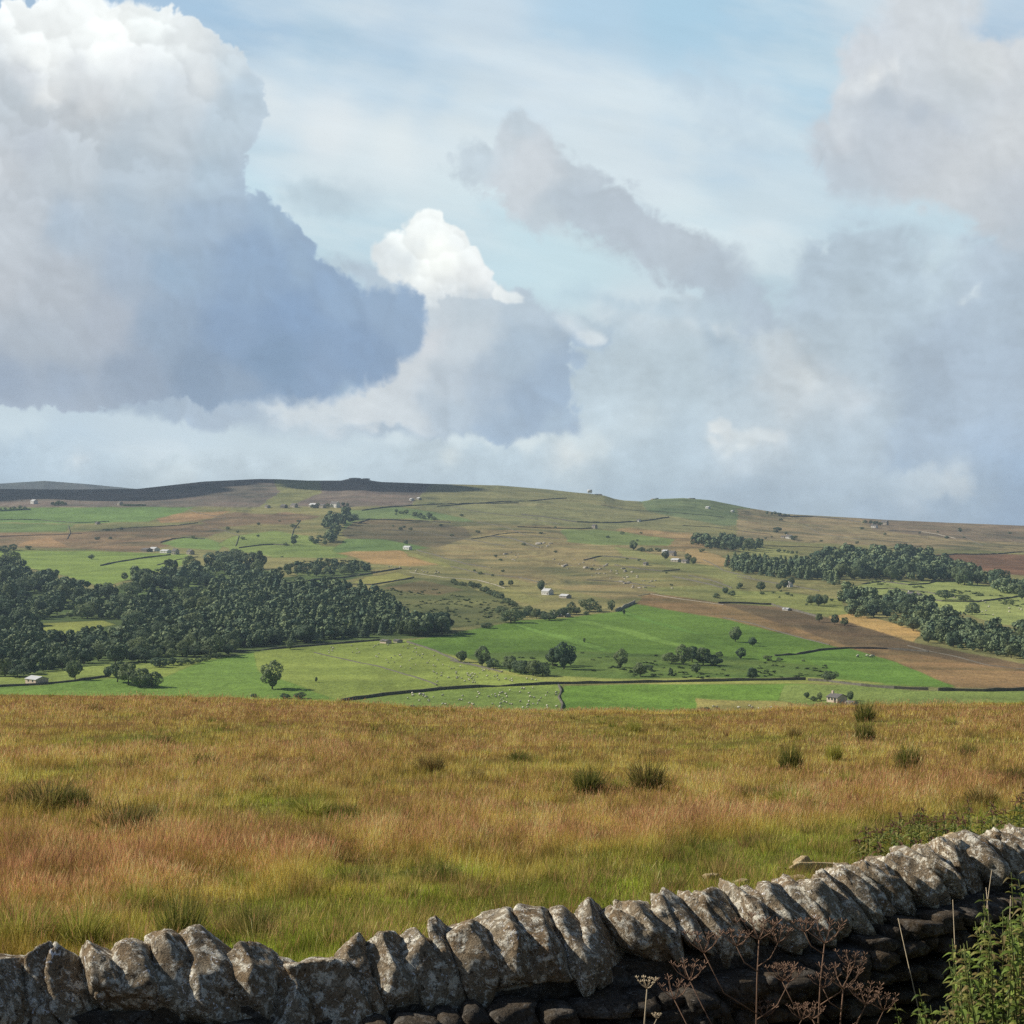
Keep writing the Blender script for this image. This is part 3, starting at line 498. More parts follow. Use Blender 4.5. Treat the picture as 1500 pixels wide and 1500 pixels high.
m_grass, t, b = newmat('grass_blade', .7, .15)
a_ = N(t, 'ShaderNodeAttribute', attribute_name='tint'); t.links.new(a_.outputs['Color'], b.inputs['Base Color'])
tr = N(t, 'ShaderNodeBsdfTranslucent'); t.links.new(a_.outputs['Color'], tr.inputs[0]); ms = N(t, 'ShaderNodeMixShader'); ms.inputs[0].default_value = .38
t.links.new(b.outputs[0], ms.inputs[1]); t.links.new(tr.outputs[0], ms.inputs[2]); t.links.new(ms.outputs[0], t.nodes['Material Output'].inputs[0])
def build_grass(nb, seed, kind):
    rg = np.random.RandomState(seed)
    u = rg.uniform(-170, 1670, nb); v = 1022 + (1455 - 1022) * rg.uniform(0, 1, nb) ** 1.12
    base = interp(np.array(_YN), NEAR_Y, NEAR_Z); vb = 750 - F * base / _YN
    vb = vb + np.clip(_YN - 12, 0, 70) / 58. * 70 / _YN * 0
    kb = int(np.argmin(vb)) + 1; y = np.interp(-(v - (interp(u, *BROW) - 1037) * np.interp(v, [1020, 1300], [1.0, 0])), -vb[:kb], _YN[:kb])
    y = y * (1 + rg.normal(0, .02, nb)); x = (u - 750) / F * y; z = znear(x, y)
    k = y > 7.3 + .75 * np.clip(x, 0, 9) * .9                                  # grass grows beyond the wall
    x, y, z = x[k], y[k], z[k]; nb = len(x)
    r, g = sward(x, y, z); q = rg.uniform(0, 1, nb); jit = rg.uniform(.35, 1.65, nb) * (1 + .9 * fbm(x / .35, y / .8, 3, 95, .65) + .3 * fbm(x / 2.6, y / 4., 3, 96))
    pxs = y / 1502.
    if kind == 'leaf':
        h = rg.uniform(.05, .15, nb) * (1 - .6 * np.clip(g, 0, 1)) * (1 + .5 * (q > .9)); wd = np.maximum(.0045, pxs * .42)
        straw = np.array([.80, .59, .20]); olive = np.array([.54, .39, .085]); green = np.array([.33, .40, .05])
        a = np.clip(g * 1.1 + rg.normal(0, .25, nb), 0, 1)[:, None]; s_ = (rg.uniform(0, 1, nb) < .34 - .2 * np.clip(g, 0, 1))[:, None]
        c = (olive * (1 - a) + green * a) * (1 - s_) + straw * s_
    else:
        k = rg.uniform(0, 1, nb) < np.clip(r * .9 - g * 1.3, .02, 1); x, y, z, q, jit, r, g, pxs = [e[k] for e in (x, y, z, q, jit, r, g, pxs)]; nb = len(x)
        h = rg.uniform(.10, .25, nb); wd = np.maximum(.003, pxs * .28)
        rust = np.array([.62, .31, .17]); tan = np.array([.66, .45, .19]); a = (q < .6)[:, None]; c = rust * a + tan * (1 - a)
    c = np.clip(c * jit[:, None], .01, .9); h = h * np.clip(1 + 1.1 * fbm(x / .5, y / .7, 3, 97), .35, 2)
    th = rg.uniform(0, math.pi, nb); lx = rg.normal(.10, .30, nb) * h; ly = rg.normal(-.02, .25, nb) * h
    dx = np.cos(th) * wd / 2; dy = np.sin(th) * wd / 2
    if kind == 'leaf':
        P = np.stack([np.stack([x - dx, y - dy, z - .03], -1), np.stack([x + dx, y + dy, z - .03], -1), np.stack([x + lx, y + ly, z + h], -1)], 1)
        V = P.reshape(-1, 3); Cc = np.repeat(c, 3, 0); Cc = Cc.reshape(-1, 3, 3); Cc = Cc.reshape(-1, 3)
    else:                                                                     # stalk with a feathery head: a diamond on a thread
        s1 = .55; ox = dx * 2.2; oy = dy * 2.2
        P = np.stack([np.stack([x + lx * s1, y + ly * s1, z + h * s1], -1), np.stack([x + lx * .8 + ox, y + ly * .8 + oy, z + h * .8], -1), np.stack([x + lx - ox * .2, y + ly, z + h], -1),
                      np.stack([x, y, z], -1), np.stack([x + dx * .6, y + dy * .6, z], -1), np.stack([x + lx * .8, y + ly * .8, z + h * .8], -1)], 1)
        V = P.reshape(-1, 3); Cc = np.repeat(c, 6, 0)
    Fc = np.arange(len(V)).reshape(-1, 3)
    me = npmesh('grass', V, Fc, 3, False, Cc)
    return me
tag(link('grass', build_grass(900000, 11, 'leaf'), m_grass), 'short olive and yellow moor grass covering the field beyond the wall', 'grass', kind='stuff')
tag(link('seeding_grass', build_grass(520000, 12, 'head'), m_grass), 'rust coloured seeding grass heads in bands across the moor field', 'grass', kind='stuff')

def build_tufts():
    rg = np.random.RandomState(31); nc = 2600; u = rg.uniform(-100, 1600, nc); v = rg.uniform(1037, 1400, nc); V = []; C = []
    pal = np.array([[.30, .27, .06], [.60, .46, .17], [.22, .26, .045], [.40, .24, .11], [.20, .17, .05], [.52, .44, .10]])
    for i in range(nc):
        y = float(np.interp(-(v[i]), -VB, YB)); x = (u[i] - 750) / F * y
        if y < 8 + .7 * max(x, 0): continue
        n = 46; R = rg.uniform(.05, .20); a = rg.uniform(0, 6.28, n); r = R * np.sqrt(rg.uniform(0, 1, n)); bx = x + r * np.cos(a); by = y + r * np.sin(a); z = float(znear(x, y)) - .02
        H = rg.uniform(.12, .30); h = H * rg.uniform(.4, 1, n); lx = np.cos(a) * h * rg.uniform(.1, .8, n) + .05 * h; ly = np.sin(a) * h * rg.uniform(.1, .8, n); wd = max(.005, y / 1502. * .5); th = rg.uniform(0, 3.14, n); dx, dy = np.cos(th) * wd / 2, np.sin(th) * wd / 2
        zz = np.full(n, z); V.append(np.stack([np.stack([bx - dx, by - dy, zz], -1), np.stack([bx + dx, by + dy, zz], -1), np.stack([bx + lx, by + ly, zz + h], -1)], 1).reshape(-1, 3))
        C.append(np.repeat(pal[rg.randint(6)] * rg.uniform(.6, 1.3, (n, 1)), 3, 0))
    V = np.concatenate(V); return npmesh('grass_tufts', V, np.arange(len(V)).reshape(-1, 3), 3, False, np.concatenate(C))
_vb = 750 - F * interp(np.array(_YN), NEAR_Y, NEAR_Z) / _YN; _k = int(np.argmin(_vb)) + 1; VB = _vb[:_k]; YB = _YN[:_k]
tag(link('grass_tufts', build_tufts(), m_grass), 'small coarse grass tufts dotted thickly through the moor sward', 'grass', kind='stuff')
# ================================================================ trees
m_leaf, t, b = newmat('leaves', .75, .15)
p = objc(t); f = noise(t, 3.2, 3, .6, p)
c = mix(t, orand(t), (.095, .150, .095), (.235, .285, .135)); c = mix(t, 1, c, ramp(t, f, [(.3, .7), (.7, 1.35)]), 'MULTIPLY'); t.links.new(c, b.inputs['Base Color'])
tr = N(t, 'ShaderNodeBsdfTranslucent'); t.links.new(c, tr.inputs[0]); ms = N(t, 'ShaderNodeMixShader'); ms.inputs[0].default_value = .32
t.links.new(b.outputs[0], ms.inputs[1]); t.links.new(tr.outputs[0], ms.inputs[2]); t.links.new(ms.outputs[0], t.nodes['Material Output'].inputs[0])
m_leafw, t, b = newmat('woodland_leaves', .8, .1)
p = geo(t); f = noise(t, .07, 3, .6, p); f2 = noise(t, .5, 3, .6, p)
c = mix(t, ramp(t, f, [(.35, 0.0), (.65, 1.0)]), (.095, .150, .095), (.235, .285, .135)); t.links.new(mix(t, 1, c, ramp(t, f2, [(.3, .6), (.7, 1.5)]), 'MULTIPLY'), b.inputs['Base Color'])
m_bark = plain('bark', (.09, .07, .05), .95, .3, 6)
def crown_pts(n, seed, shape, lob=14):
    rg = np.random.RandomState(seed)
    if shape == 'cone':
        h = rg.uniform(0, 1, n) ** 1.25; r = (.42 * (1 - h) ** .7 + .04) * (.75 + .25 * rg.uniform(0, 1, n)) * (1 + .18 * np.sin(h * 40)); a = rg.uniform(0, 2 * math.pi, n)
        P = np.stack([r * np.cos(a) * .52, r * np.sin(a) * .52, .1 + .9 * h], -1); Nn = np.stack([np.cos(a), np.sin(a), .5 + 0 * a], -1)
        return P, Nn / np.linalg.norm(Nn, axis=1, keepdims=True)
    wd, hz, zc = {'round': (.46, .46, .54), 'wide': (.60, .42, .50), 'tall': (.36, .46, .54), 'bush': (.62, .42, .44), 'clump': (.5, .34, .6)}[shape]
    L = []
    for i in range(lob):
        d = rg.normal(0, 1, 3); d /= np.linalg.norm(d); d *= rg.uniform(.45, .75); r = rg.uniform(.24, .46) * (1.1 if i % 3 else 1.3)
        L.append((d, r))
    L.append((np.zeros(3), .62))
    P = []; Q = []
    while sum(len(a) for a in P) < n:
        i = rg.randint(len(L)); c0, r = L[i]; d = rg.normal(0, 1, (40, 3)); d /= np.linalg.norm(d, axis=1, keepdims=True)
        q = c0 + d * r * rg.uniform(.82, 1.04, (40, 1)); keep = np.ones(40, bool)
        for c1, r1 in L:
            if c1 is not c0: keep &= np.linalg.norm(q - c1, axis=1) > r1 * .86
        P.append(q[keep]); Q.append(d[keep])
    P = np.concatenate(P)[:n]; Q = np.concatenate(Q)[:n]
    P = P * [wd, wd, hz] + [0, 0, zc]; P[:, 2] = np.maximum(P[:, 2], .08 + .06 * rg.uniform(0, 1, n))
    return P, Q
def leaf_quads(P, Nn, s, seed):
    rg = np.random.RandomState(seed); n = len(P)
    d = Nn + rg.normal(0, .32, (n, 3)); d /= np.linalg.norm(d, axis=1, keepdims=True)
    a = np.cross(d, rg.normal(0, 1, (n, 3))); a /= np.linalg.norm(a, axis=1, keepdims=True) + 1e-9; bb = np.cross(d, a)
    k = s * rg.uniform(.6, 1.3, (n, 1)); a *= k; bb *= k * .75
    return np.stack([P - a - bb * .4, P + a * .3 - bb, P + a + bb * .4, P - a * .3 + bb], 1).reshape(-1, 3)
def trunk_mesh(seed, h=.5, r=.028):
    rg = random.Random(seed); m = MB(); m.tube([(0, 0, -.06), (.01, 0, h * .5), (.0, .01, h), (.02, .0, h * 1.4)], [r * 1.3, r, r * .8, r * .3], 7)
    for i in range(5):
        a = i * 1.3 + rg.random(); m.tube([(0, 0, h * (.55 + .08 * i)), (math.cos(a) * .12, math.sin(a) * .12, h * (.85 + .08 * i)), (math.cos(a) * .26, math.sin(a) * .26, h * (1.05 + .08 * i))], [r * .5, r * .35, r * .15], 5)
    return m.mesh('trunk', True)
PROTO = {}
def tree_meshes(shape, var):
    k = (shape, var)
    if k not in PROTO:
        sd = hash_s(shape) + var * 31
        n = 1500 if shape != 'cone' else 900
        P, Q = crown_pts(n, sd, shape); V = leaf_quads(P, Q, .040 if shape != 'cone' else .034, sd + 1)
        cm = npmesh('crown', V, np.arange(len(V)).reshape(-1, 4), 4); cm.materials.append(m_leaf)
        tm = trunk_mesh(sd, .34 if shape != 'bush' else .2); tm.materials.append(m_bark)
        PROTO[k] = (cm, tm)
    return PROTO[k]
def hash_s(s): return sum(ord(c) * (i + 3) for i, c in enumerate(s)) % 997
def add_tree(p, h, shape, label, group=None, name='broadleaf_tree', cat='tree', rz=None, wscale=1):
    var = rnd.randint(0, 2); cm, tm = tree_meshes(shape, var)
    o = empty(name, p - Vector((0, 0, .15)), rnd.uniform(0, 6.28) if rz is None else rz, (h * wscale, h * wscale, h * rnd.uniform(.92, 1.08)))
    tag(o, label, cat, group); link('crown', cm, parent=o); link('trunk', tm, parent=o)
    return o
# single trees and copses: (u, base row, height in photograph pixels, width factor, shape, label, group)
T = [
 (399, 1009, 35, 1.0, 'round', 'large round dark tree alone on the pale green pasture with a long shadow', None),
 (417, 1023, 9, 1.5, 'bush', 'low dark bush on the moor skyline under the large round pasture tree', None), (440, 1023, 11, 1.5, 'bush', 'dark bush in the shadow end of the large round pasture tree', None), (372, 1021, 6, 1.6, 'bush', 'small low bush peeping over the brown moor edge left of the round tree', None),
 (110, 996, 27, .95, 'round', 'open crowned dark tree beside the boundary line near the small stone barn', None),
 (172, 999, 28, 1, 'round', 'dark tree at the left end of the dense copse in the pasture', 'c1'), (188, 1003, 31, 1, 'round', '', 'c1'), (205, 1006, 30, 1.0, 'wide', '', 'c1'), (222, 1007, 25, .9, 'wide', '', 'c1'), (158, 992, 16, 1, 'round', '', 'c1'),
 (234, 977, 17, 1.2, 'wide', 'bushy tree at the end of the hedge above the dense copse', None), (425, 951, 14, 1, 'round', 'small dark tree standing free in front of the conifer wood edge', None), (463, 1000, 9, .7, 'tall', 'tiny lone thorn tree in the middle of the sheep pasture', None),
 (602, 1040, 8, 2.2, 'bush', 'flat dark bush on the moor edge below the sheep, the wider', 'c2'), (627, 1041, 8, 2.2, 'bush', '', 'c2'),
 (646, 1009, 5, 1.3, 'bush', 'tiny bush on the long field wall', None),
 (675, 970, 16, 1.1, 'round', 'small round tree at the left end of the hedgerow under the bright green field', None), (706, 976, 26, 1, 'round', 'tall tree second from the left end of the hedgerow under the bright field', None), (723, 979, 15, 1.2, 'wide', 'low tree right of the tall hedgerow tree', None),
 (747, 984, 22, 1.1, 'round', 'dark tree in the long clump under the bright green field', 'c3'), (763, 987, 20, 1.2, 'wide', '', 'c3'), (781, 990, 24, 1.1, 'round', '', 'c3'), (795, 990, 20, 1.1, 'wide', '', 'c3'),
 (810, 976, 26, 1.0, 'round', 'big leafy tree at the right end of the long clump', 'c4'), (826, 980, 34, 1.0, 'round', '', 'c4'), (836, 975, 22, .9, 'round', '', 'c4'),
 (909, 978, 23, 1.0, 'round', 'single round tree in the rough strip between two clumps', None), (938, 991, 22, 1.0, 'round', 'tree at the lower edge of the rough strip left of the right clump', None), (951, 982, 9, 1.2, 'bush', 'small bush behind the tree at the lower edge of the rough strip', None), (983, 990, 11, .9, 'tall', 'small bushy tree low in the rough strip right of the middle', None),
 (984, 972, 18, 1.2, 'wide', 'dark tree in the right clump below the bright strips', 'c5'), (1001, 974, 27, 1, 'round', '', 'c5'), (1014, 970, 25, 1, 'round', '', 'c5'), (1030, 974, 26, 1.05, 'round', '', 'c5'), (1045, 975, 17, 1.2, 'wide', '', 'c5'),
 (1020, 986, 14, 1.1, 'round', 'small tree just under the right clump', None), (1053, 962, 9, 1, 'bush', 'little bush at the upper right of the right clump', None),
 (1077, 940, 22, .95, 'round', 'upper tree of the pair standing in the bright green field', None), (1102, 946, 13, 1.1, 'round', 'lower smaller tree of the pair standing in the bright green field', None),
 (1085, 965, 16, 1.05, 'round', 'tree below the pair in the bright green field', None), (1102, 996, 18, 1.0, 'round', 'tree beside the long field wall right of the clumps', None), (1215, 998, 17, 1.15, 'wide', 'low round tree beside the wall under the sloping green field', None),
 (1125, 968, 9, 1.3, 'bush', 'pale bush in the middle of the sloping green field', None), (1142, 969, 7, 1.2, 'bush', 'smaller bush right of the pale field bush', None), (1177, 969, 4, 1.2, 'bush', 'tiny bush high in the sloping green field', None),
 (856, 941, 7, .7, 'tall', 'tiny thorn tree between the two pale strips of the bright field', None),
 (1033, 1048, 14, 1.4, 'bush', 'dark rounded bush tree at the moor edge below the tan corner field', None), (1018, 1048, 7, 1.4, 'bush', 'low bush left of the dark rounded bush at the moor edge', None),
 (1181, 1023, 10, .9, 'round', 'small tree at the left end of the farmhouse row', None), (1192, 1027, 9, 1.1, 'bush', 'bush second from the left of the farmhouse row', None), (1201, 1026, 11, .9, 'round', 'small tree nearest the left gable of the farmhouse', None), (1245, 1026, 13, .9, 'round', 'tree behind the right gable of the farmhouse', None),
 (1235, 1041, 12, 1.1, 'round', 'dark tree in front of the farmhouse', None), (1223, 1041, 7, 1.2, 'bush', 'low bush in front of the farmhouse', None), (1288, 1037, 7, 1.6, 'bush', 'low dark bush on the moor edge right of the farmhouse', None),
 (864, 896, 19, 1.35, 'wide', 'broad dark tree at the head of the bright green field', None), (896, 895, 14, .9, 'round', 'tree at the corner of the lane wall above the bright field', None), (914, 901, 8, .8, 'tall', 'small tree on the lane wall at the top corner of the bright field', None), (878, 897, 6, 1.2, 'bush', 'bush right of the broad dark tree at the field head', None), (859, 901, 7, 1, 'bush', 'bush on the hedge below the broad dark tree', None),
 (792, 866, 15, .9, 'round', 'round tree behind the white cottage on the slope', None), (748, 858, 9, 1.1, 'round', 'tree on the lane left of the white cottage', 'l'), (735, 859, 8, 1.1, 'round', '', 'l'),
 (1200, 911, 12, .95, 'round', 'leftmost of the three round trees on the dark moor edge', None), (1223, 915, 15, .95, 'round', 'middle of the three round trees on the dark moor edge', None), (1237, 917, 13, .95, 'round', 'rightmost of the three round trees on the dark moor edge', None),
 (1385, 878, 16, 1.15, 'wide', 'left tree of the pair on the pale green hill at the right', None), (1411, 880, 11, 1.3, 'wide', 'right flatter tree of the pair on the pale green hill at the right', None), (1424, 900, 18, 1.1, 'wide', 'tree on the slope below the pair on the pale green hill', None), (1497, 878, 12, 1, 'round', 'tree at the right end of the wall on the pale hill', None),
 (1138, 780, 9, 1.2, 'bush', 'small dark tree alone high on the far moor', None), (1163, 791, 8, 1.3, 'bush', 'dark tree beside the lone cottage on the far moor', None),
 (1114, 866, 14, 1.1, 'round', 'round tree at the right of the small wood under the moor farm', None), (1085, 862, 9, 1.1, 'round', 'tree left of the round tree below the moor farm', 'm'), (1062, 870, 9, 1.2, 'round', '', 'm'), (1072, 873, 9, 1, 'bush', '', 'm'), (1050, 876, 8, 1.2, 'bush', '', 'm'),
 (1148, 862, 12, 1.1, 'round', 'tree of the line below the long plantation', 'n'), (1158, 858, 12, 1, 'round', '', 'n'), (1140, 864, 10, 1.1, 'round', '', 'n'),
 (1188, 886, 14, 1.05, 'round', 'tree of the small group left of the big right wood', 'q'), (1199, 888, 17, 1, 'round', '', 'q'), (1207, 886, 14, 1, 'round', '', 'q'),
 (928, 806, 12, 1.1, 'round', 'tree at the left end of the moor farm windbreak', None), (940, 808, 7, 1.4, 'bush', 'tree of the thin windbreak leading to the moor farm', 'wb'), (952, 808, 6, 1.4, 'bush', '', 'wb'), (964, 808, 6, 1.4, 'bush', '', 'wb'), (974, 820, 12, 1.0, 'round', 'dark tree in front of the moor farm', None), (1008, 823, 12, 1, 'round', 'pair tree right of the moor farm', 'mf'), (1015, 827, 12, .9, 'round', '', 'mf'),
 (1028, 809, 6, 1.3, 'bush', 'bush on the tan slope below the dark moor plantation', None),
 (20, 806, 10, 1.2, 'wide', 'tree of the dark clump at the left picture edge above the meadow', 'e'), (6, 811, 13, 1.2, 'wide', '', 'e'), (41, 805, 7, 1.2, 'bush', 'small bush right of the dark clump above the meadow', None),
 (134, 819, 7, 1.2, 'bush', 'small tree on a mound in the upper left meadow', None), (430, 798, 9, 1.1, 'round', 'small dark tree left of the clough wood', None), (418, 799, 5, 1.2, 'bush', 'bush left of the small dark tree by the clough wood', None),
 (595, 797, 6, 1, 'bush', 'tiny tree behind the small field barn', None), (517, 759, 5, 1, 'bush', 'small bush on the high pasture above the clough', None),
 (183, 850, 11, 1, 'round', 'tree standing free above the left wood', None),
 (655, 893, 5, 1, 'bush', 'tiny bush on the dark green hillside', None),
 (735, 900, 14, 1.2, 'wide', 'tree of the hedge clump above the bright field', 'h'), (712, 920, 10, 1.5, 'wide', '', 'h'), (748, 912, 24, 1.2, 'wide', '', 'h'), (757, 908, 14, 1.1, 'round', '', 'h'),
]
GL = {'c1': 'dark leafy tree in the dense copse on the green pasture beside the stone barn', 'c2': 'flat dark bush on the moor edge below the grazing sheep', 'c3': 'dark tree in the long clump under the bright green field',
      'c4': 'big leafy tree in the cluster at the right end of the long clump', 'c5': 'dark tree in the right clump below the bright field strips', 'l': 'small tree on the lane left of the white cottage', 'm': 'small tree on the slope below the moor farm',
      'n': 'tree in the line below the long plantation', 'q': 'tree in the small group left of the big right wood', 'wb': 'tree of the thin windbreak leading to the moor farm', 'mf': 'round tree just right of the moor farm', 'e': 'tree of the dark clump at the left edge above the meadow', 'h': 'tree of the hedge clump above the bright green field'}
GN = {k: 'trees: ' + v for k, v in GL.items()}
def px_m(p): return p.y / F
for (u, v, h, ws, shp, lab, g) in T:
    p = at(u, v)
    add_tree(p, h * px_m(p) * 1.06, shp, GL[g] if g else lab, GN[g] if g else None, 'bush' if shp == 'bush' else 'broadleaf_tree', 'bush' if shp == 'bush' and not g else 'tree', wscale=ws)
# rows along hedges and lanes: (points, n, height px, label)
ROWS = [([(243, 975), (290, 971), (330, 960)], 10, 11, 'bushy tree of the hedgerow between the left wood and the pasture'), ([(663, 855), (700, 862), (720, 872), (757, 890)], 16, 10, 'scrubby tree of the diagonal line down the dark hillside'), ([(765, 903), (800, 908), (848, 898)], 13, 15, 'tree of the hedge belt along the lane above the bright field'),
        ([(578, 751), (600, 754)], 4, 7, 'small tree of the left bunch on the high pasture'), ([(606, 758), (640, 763)], 5, 9, 'small tree of the right bunch on the high pasture'), ([(1122, 753), (1160, 757)], 6, 5, 'small dark tree of the far skyline row'), ([(1265, 766), (1295, 770)], 4, 6, 'small tree behind the far skyline farm'),
        ([(1140, 808), (1172, 812)], 5, 6, 'bush of the short hedge running down from the dark moor plantation'), ([(0, 747), (40, 745)], 6, 5, 'small tree near the distant hamlet at the far left'), ([(75, 741), (98, 739)], 5, 7, 'tree of the far clump beside the distant hamlet'), ([(180, 741), (212, 741)], 6, 3, 'tiny dark tree of the far hedge on the moor foot'), ([(455, 744), (515, 741)], 8, 6, 'small tree among the houses of the high hamlet'),
        ([(318, 818), (345, 815)], 5, 12, 'tree around the farm above the left wood'), ([(960, 728), (966, 729)], 2, 2, 'tiny bush on the far skyline')]
for pts, n, h, lab in ROWS:
    xs = [p[0] for p in pts]; ys = [p[1] for p in pts]
    for i in range(n):
        u = xs[0] + (xs[-1] - xs[0]) * (i + rnd.uniform(-.2, .2) + .3) / n; v = float(np.interp(u, xs, ys)) + rnd.uniform(-1, 1) * h * .12
        p = at(u, v); add_tree(p, h * rnd.uniform(.65, 1.1) * px_m(p), rnd.choice(['round', 'wide', 'bush']), lab, 'row: ' + lab, wscale=rnd.uniform(1, 1.3))
# woods: each tree stands on its own spot; the ones that show largest are objects, the deeper ones one mass
WOODS = [
 ('mixed', [(-120, 835), (0, 832), (20, 834), (60, 850), (100, 858), (128, 872), (150, 875), (168, 864), (200, 852), (240, 843), (300, 830), (335, 824), (370, 828), (400, 838), (410, 856), (420, 872), (420, 948), (360, 952), (335, 962), (290, 962), (240, 968), (130, 975), (40, 992), (-120, 994)], [[(48, 916), (52, 938), (95, 942), (180, 928), (176, 908), (100, 908)], [(190, 886), (250, 880), (300, 876), (310, 864), (200, 868)], [(235, 905), (250, 900), (252, 906), (240, 910)]], 21, 12.5, 'left wood', 'broadleaf tree in the large dark wood at the left of the valley'),
 ('conifer', [(300, 895), (330, 872), (400, 870), (460, 868), (540, 878), (575, 893), (600, 912), (598, 926), (540, 934), (420, 944), (340, 950)], [], 20, 8.0, 'conifer wood', 'narrow conifer in the plantation behind the sheep pasture'),
 ('mixed', [(580, 926), (600, 920), (655, 922), (662, 930), (640, 935), (586, 937)], [], 25, 11, 'wood corner', 'tall tree in the square wood corner above the pasture gate'),
 ('mixed', [(400, 835), (430, 826), (500, 828), (545, 830), (548, 838), (480, 846), (420, 846)], [], 12, 10, 'scrub wood', 'small tree in the scrub wood under the tan field'),
 ('mixed', [(446, 795), (470, 790), (475, 770), (490, 752), (505, 752), (520, 765), (500, 778), (496, 795), (470, 800)], [], 14, 9.5, 'clough wood', 'tree in the narrow clough wood below the high hamlet'),
 ('mixed', [(1008, 797), (1030, 793), (1060, 792), (1110, 800), (1118, 806), (1060, 808), (1040, 804)], [], 13, 8, 'moor plantation', 'tree in the dark plantation high on the right moor'),
 ('conifer', [(1060, 828), (1090, 822), (1160, 828), (1200, 830), (1235, 842), (1225, 860), (1190, 850), (1130, 846), (1070, 838)], [], 14, 7, 'long plantation', 'conifer in the long plantation across the right hillside'),
 ('mixed', [(1190, 826), (1240, 822), (1290, 816), (1340, 818), (1370, 826), (1420, 842), (1500, 866), (1560, 872), (1560, 880), (1480, 872), (1400, 858), (1350, 852), (1270, 850), (1210, 852)], [], 19, 9, 'dark right wood', 'tree in the big dark wood on the right hillside'),
 ('mixed', [(1228, 884), (1250, 874), (1290, 878), (1340, 884), (1360, 892), (1380, 906), (1430, 922), (1500, 928), (1580, 935), (1580, 985), (1500, 968), (1420, 954), (1350, 940), (1342, 930), (1300, 914), (1238, 902)], [[(1296, 890), (1320, 890), (1320, 895), (1296, 895)]], 18, 10, 'lower right wood', 'tree in the spreading wood below the pale hill at the right'),
 ('mixed', [(196, 815), (290, 818), (330, 822), (290, 828), (240, 826)], [], 0, 0, '', ''),
]
cand = []
for kind, poly, holes, hp, sp, nm, lab in WOODS:
    if not hp: continue
    xs = [p[0] for p in poly]; ys = [p[1] for p in poly]; rg = random.Random(len(poly) * 7 + 3)
    v = min(ys)
    while v < max(ys):
        u = min(xs) + rg.uniform(0, sp)
        while u < max(xs):
            uu_ = u + rg.uniform(-.45, .45) * sp; vv_ = v + rg.uniform(-.5, .5) * sp * .55
            a = np.array([[uu_]], np.float32); bb = np.array([[vv_]], np.float32)
            if poly_sd(poly, a, bb)[0, 0] > 0 and all(poly_sd(h_, a, bb)[0, 0] < 0 for h_ in holes) and (kind == 'conifer' or fbm(np.array([uu_ / 30.]), np.array([vv_ / 9.]), 2, 55)[0] < .30 or vv_ > 940): cand.append((uu_, vv_, hp * rg.choice((.55, .75, .9, 1.0, 1.1, 1.28)) * rg.uniform(.92, 1.08), kind, nm, lab))
            u += sp * rg.uniform(.85, 1.2)
        v += sp * .40
# how much of each tree shows: the front row of every column shows most
cand.sort(key=lambda c: -c[1])
cover = {}
scored = []
for c in cand:
    u, v, h = c[0], c[1], c[2]; wd = h * (.42 if c[3] == 'mixed' else .2); top = v - h; vis = 0
    if -10 < u < 1510:
        for q in range(int((u - wd) // 3), int((u + wd) // 3) + 1):
            hi = cover.get(q, 9999); vis += max(0, min(v, hi) - top) * 3; cover[q] = min(hi, top)
    scored.append((vis, c))
scored.sort(key=lambda s: -s[0])
n_ind = 125; mass_P = []
for i, (vis, (u, v, h, kind, nm, lab)) in enumerate(scored):
    p = at(u, v); hm = h * px_m(p) * 1.05
    shp = 'cone' if (kind == 'conifer' and rnd.random() < .5) else rnd.choice(['round', 'round', 'wide', 'tall'])
    if i < n_ind: add_tree(p, hm, shp, lab, 'trees of the ' + nm, 'conifer_tree' if shp == 'cone' else 'broadleaf_tree', wscale=rnd.uniform(.85, 1.3) * (1.3 if shp == 'cone' else 1))
    else: mass_P.append((p, hm, shp))
def build_mass():
    protos = {}
    for s in ('round', 'wide', 'tall', 'cone'):
        for k in range(3):
            P, Q = crown_pts(330, 500 + k + hash_s(s), s, 10); protos[s, k] = leaf_quads(P, Q, .078 if s != 'cone' else .05, 7 + k)
    out = []
    for i, (p, h, s) in enumerate(mass_P):
        a = i * 2.399; V = protos[s, i % 3]; c, sn = math.cos(a) * h, math.sin(a) * h; k = 1.3 if s == 'cone' else 1.1
        out.append(np.stack([(V[:, 0] * c - V[:, 1] * sn) * k + p.x, (V[:, 0] * sn + V[:, 1] * c) * k + p.y, V[:, 2] * h + p.z - .2], -1))
    V = np.concatenate(out); tag(link('woodland', npmesh('woodland', V, np.arange(len(V)).reshape(-1, 4), 4), m_leafw), 'deep interior canopy of the dark valley woods seen as one mass', 'woodland', kind='stuff')
    print('trees', len(cand), 'mass', len(mass_P))
build_mass()
m_brack = plain('bracken', (.085, .125, .045), .9, .35, .2)
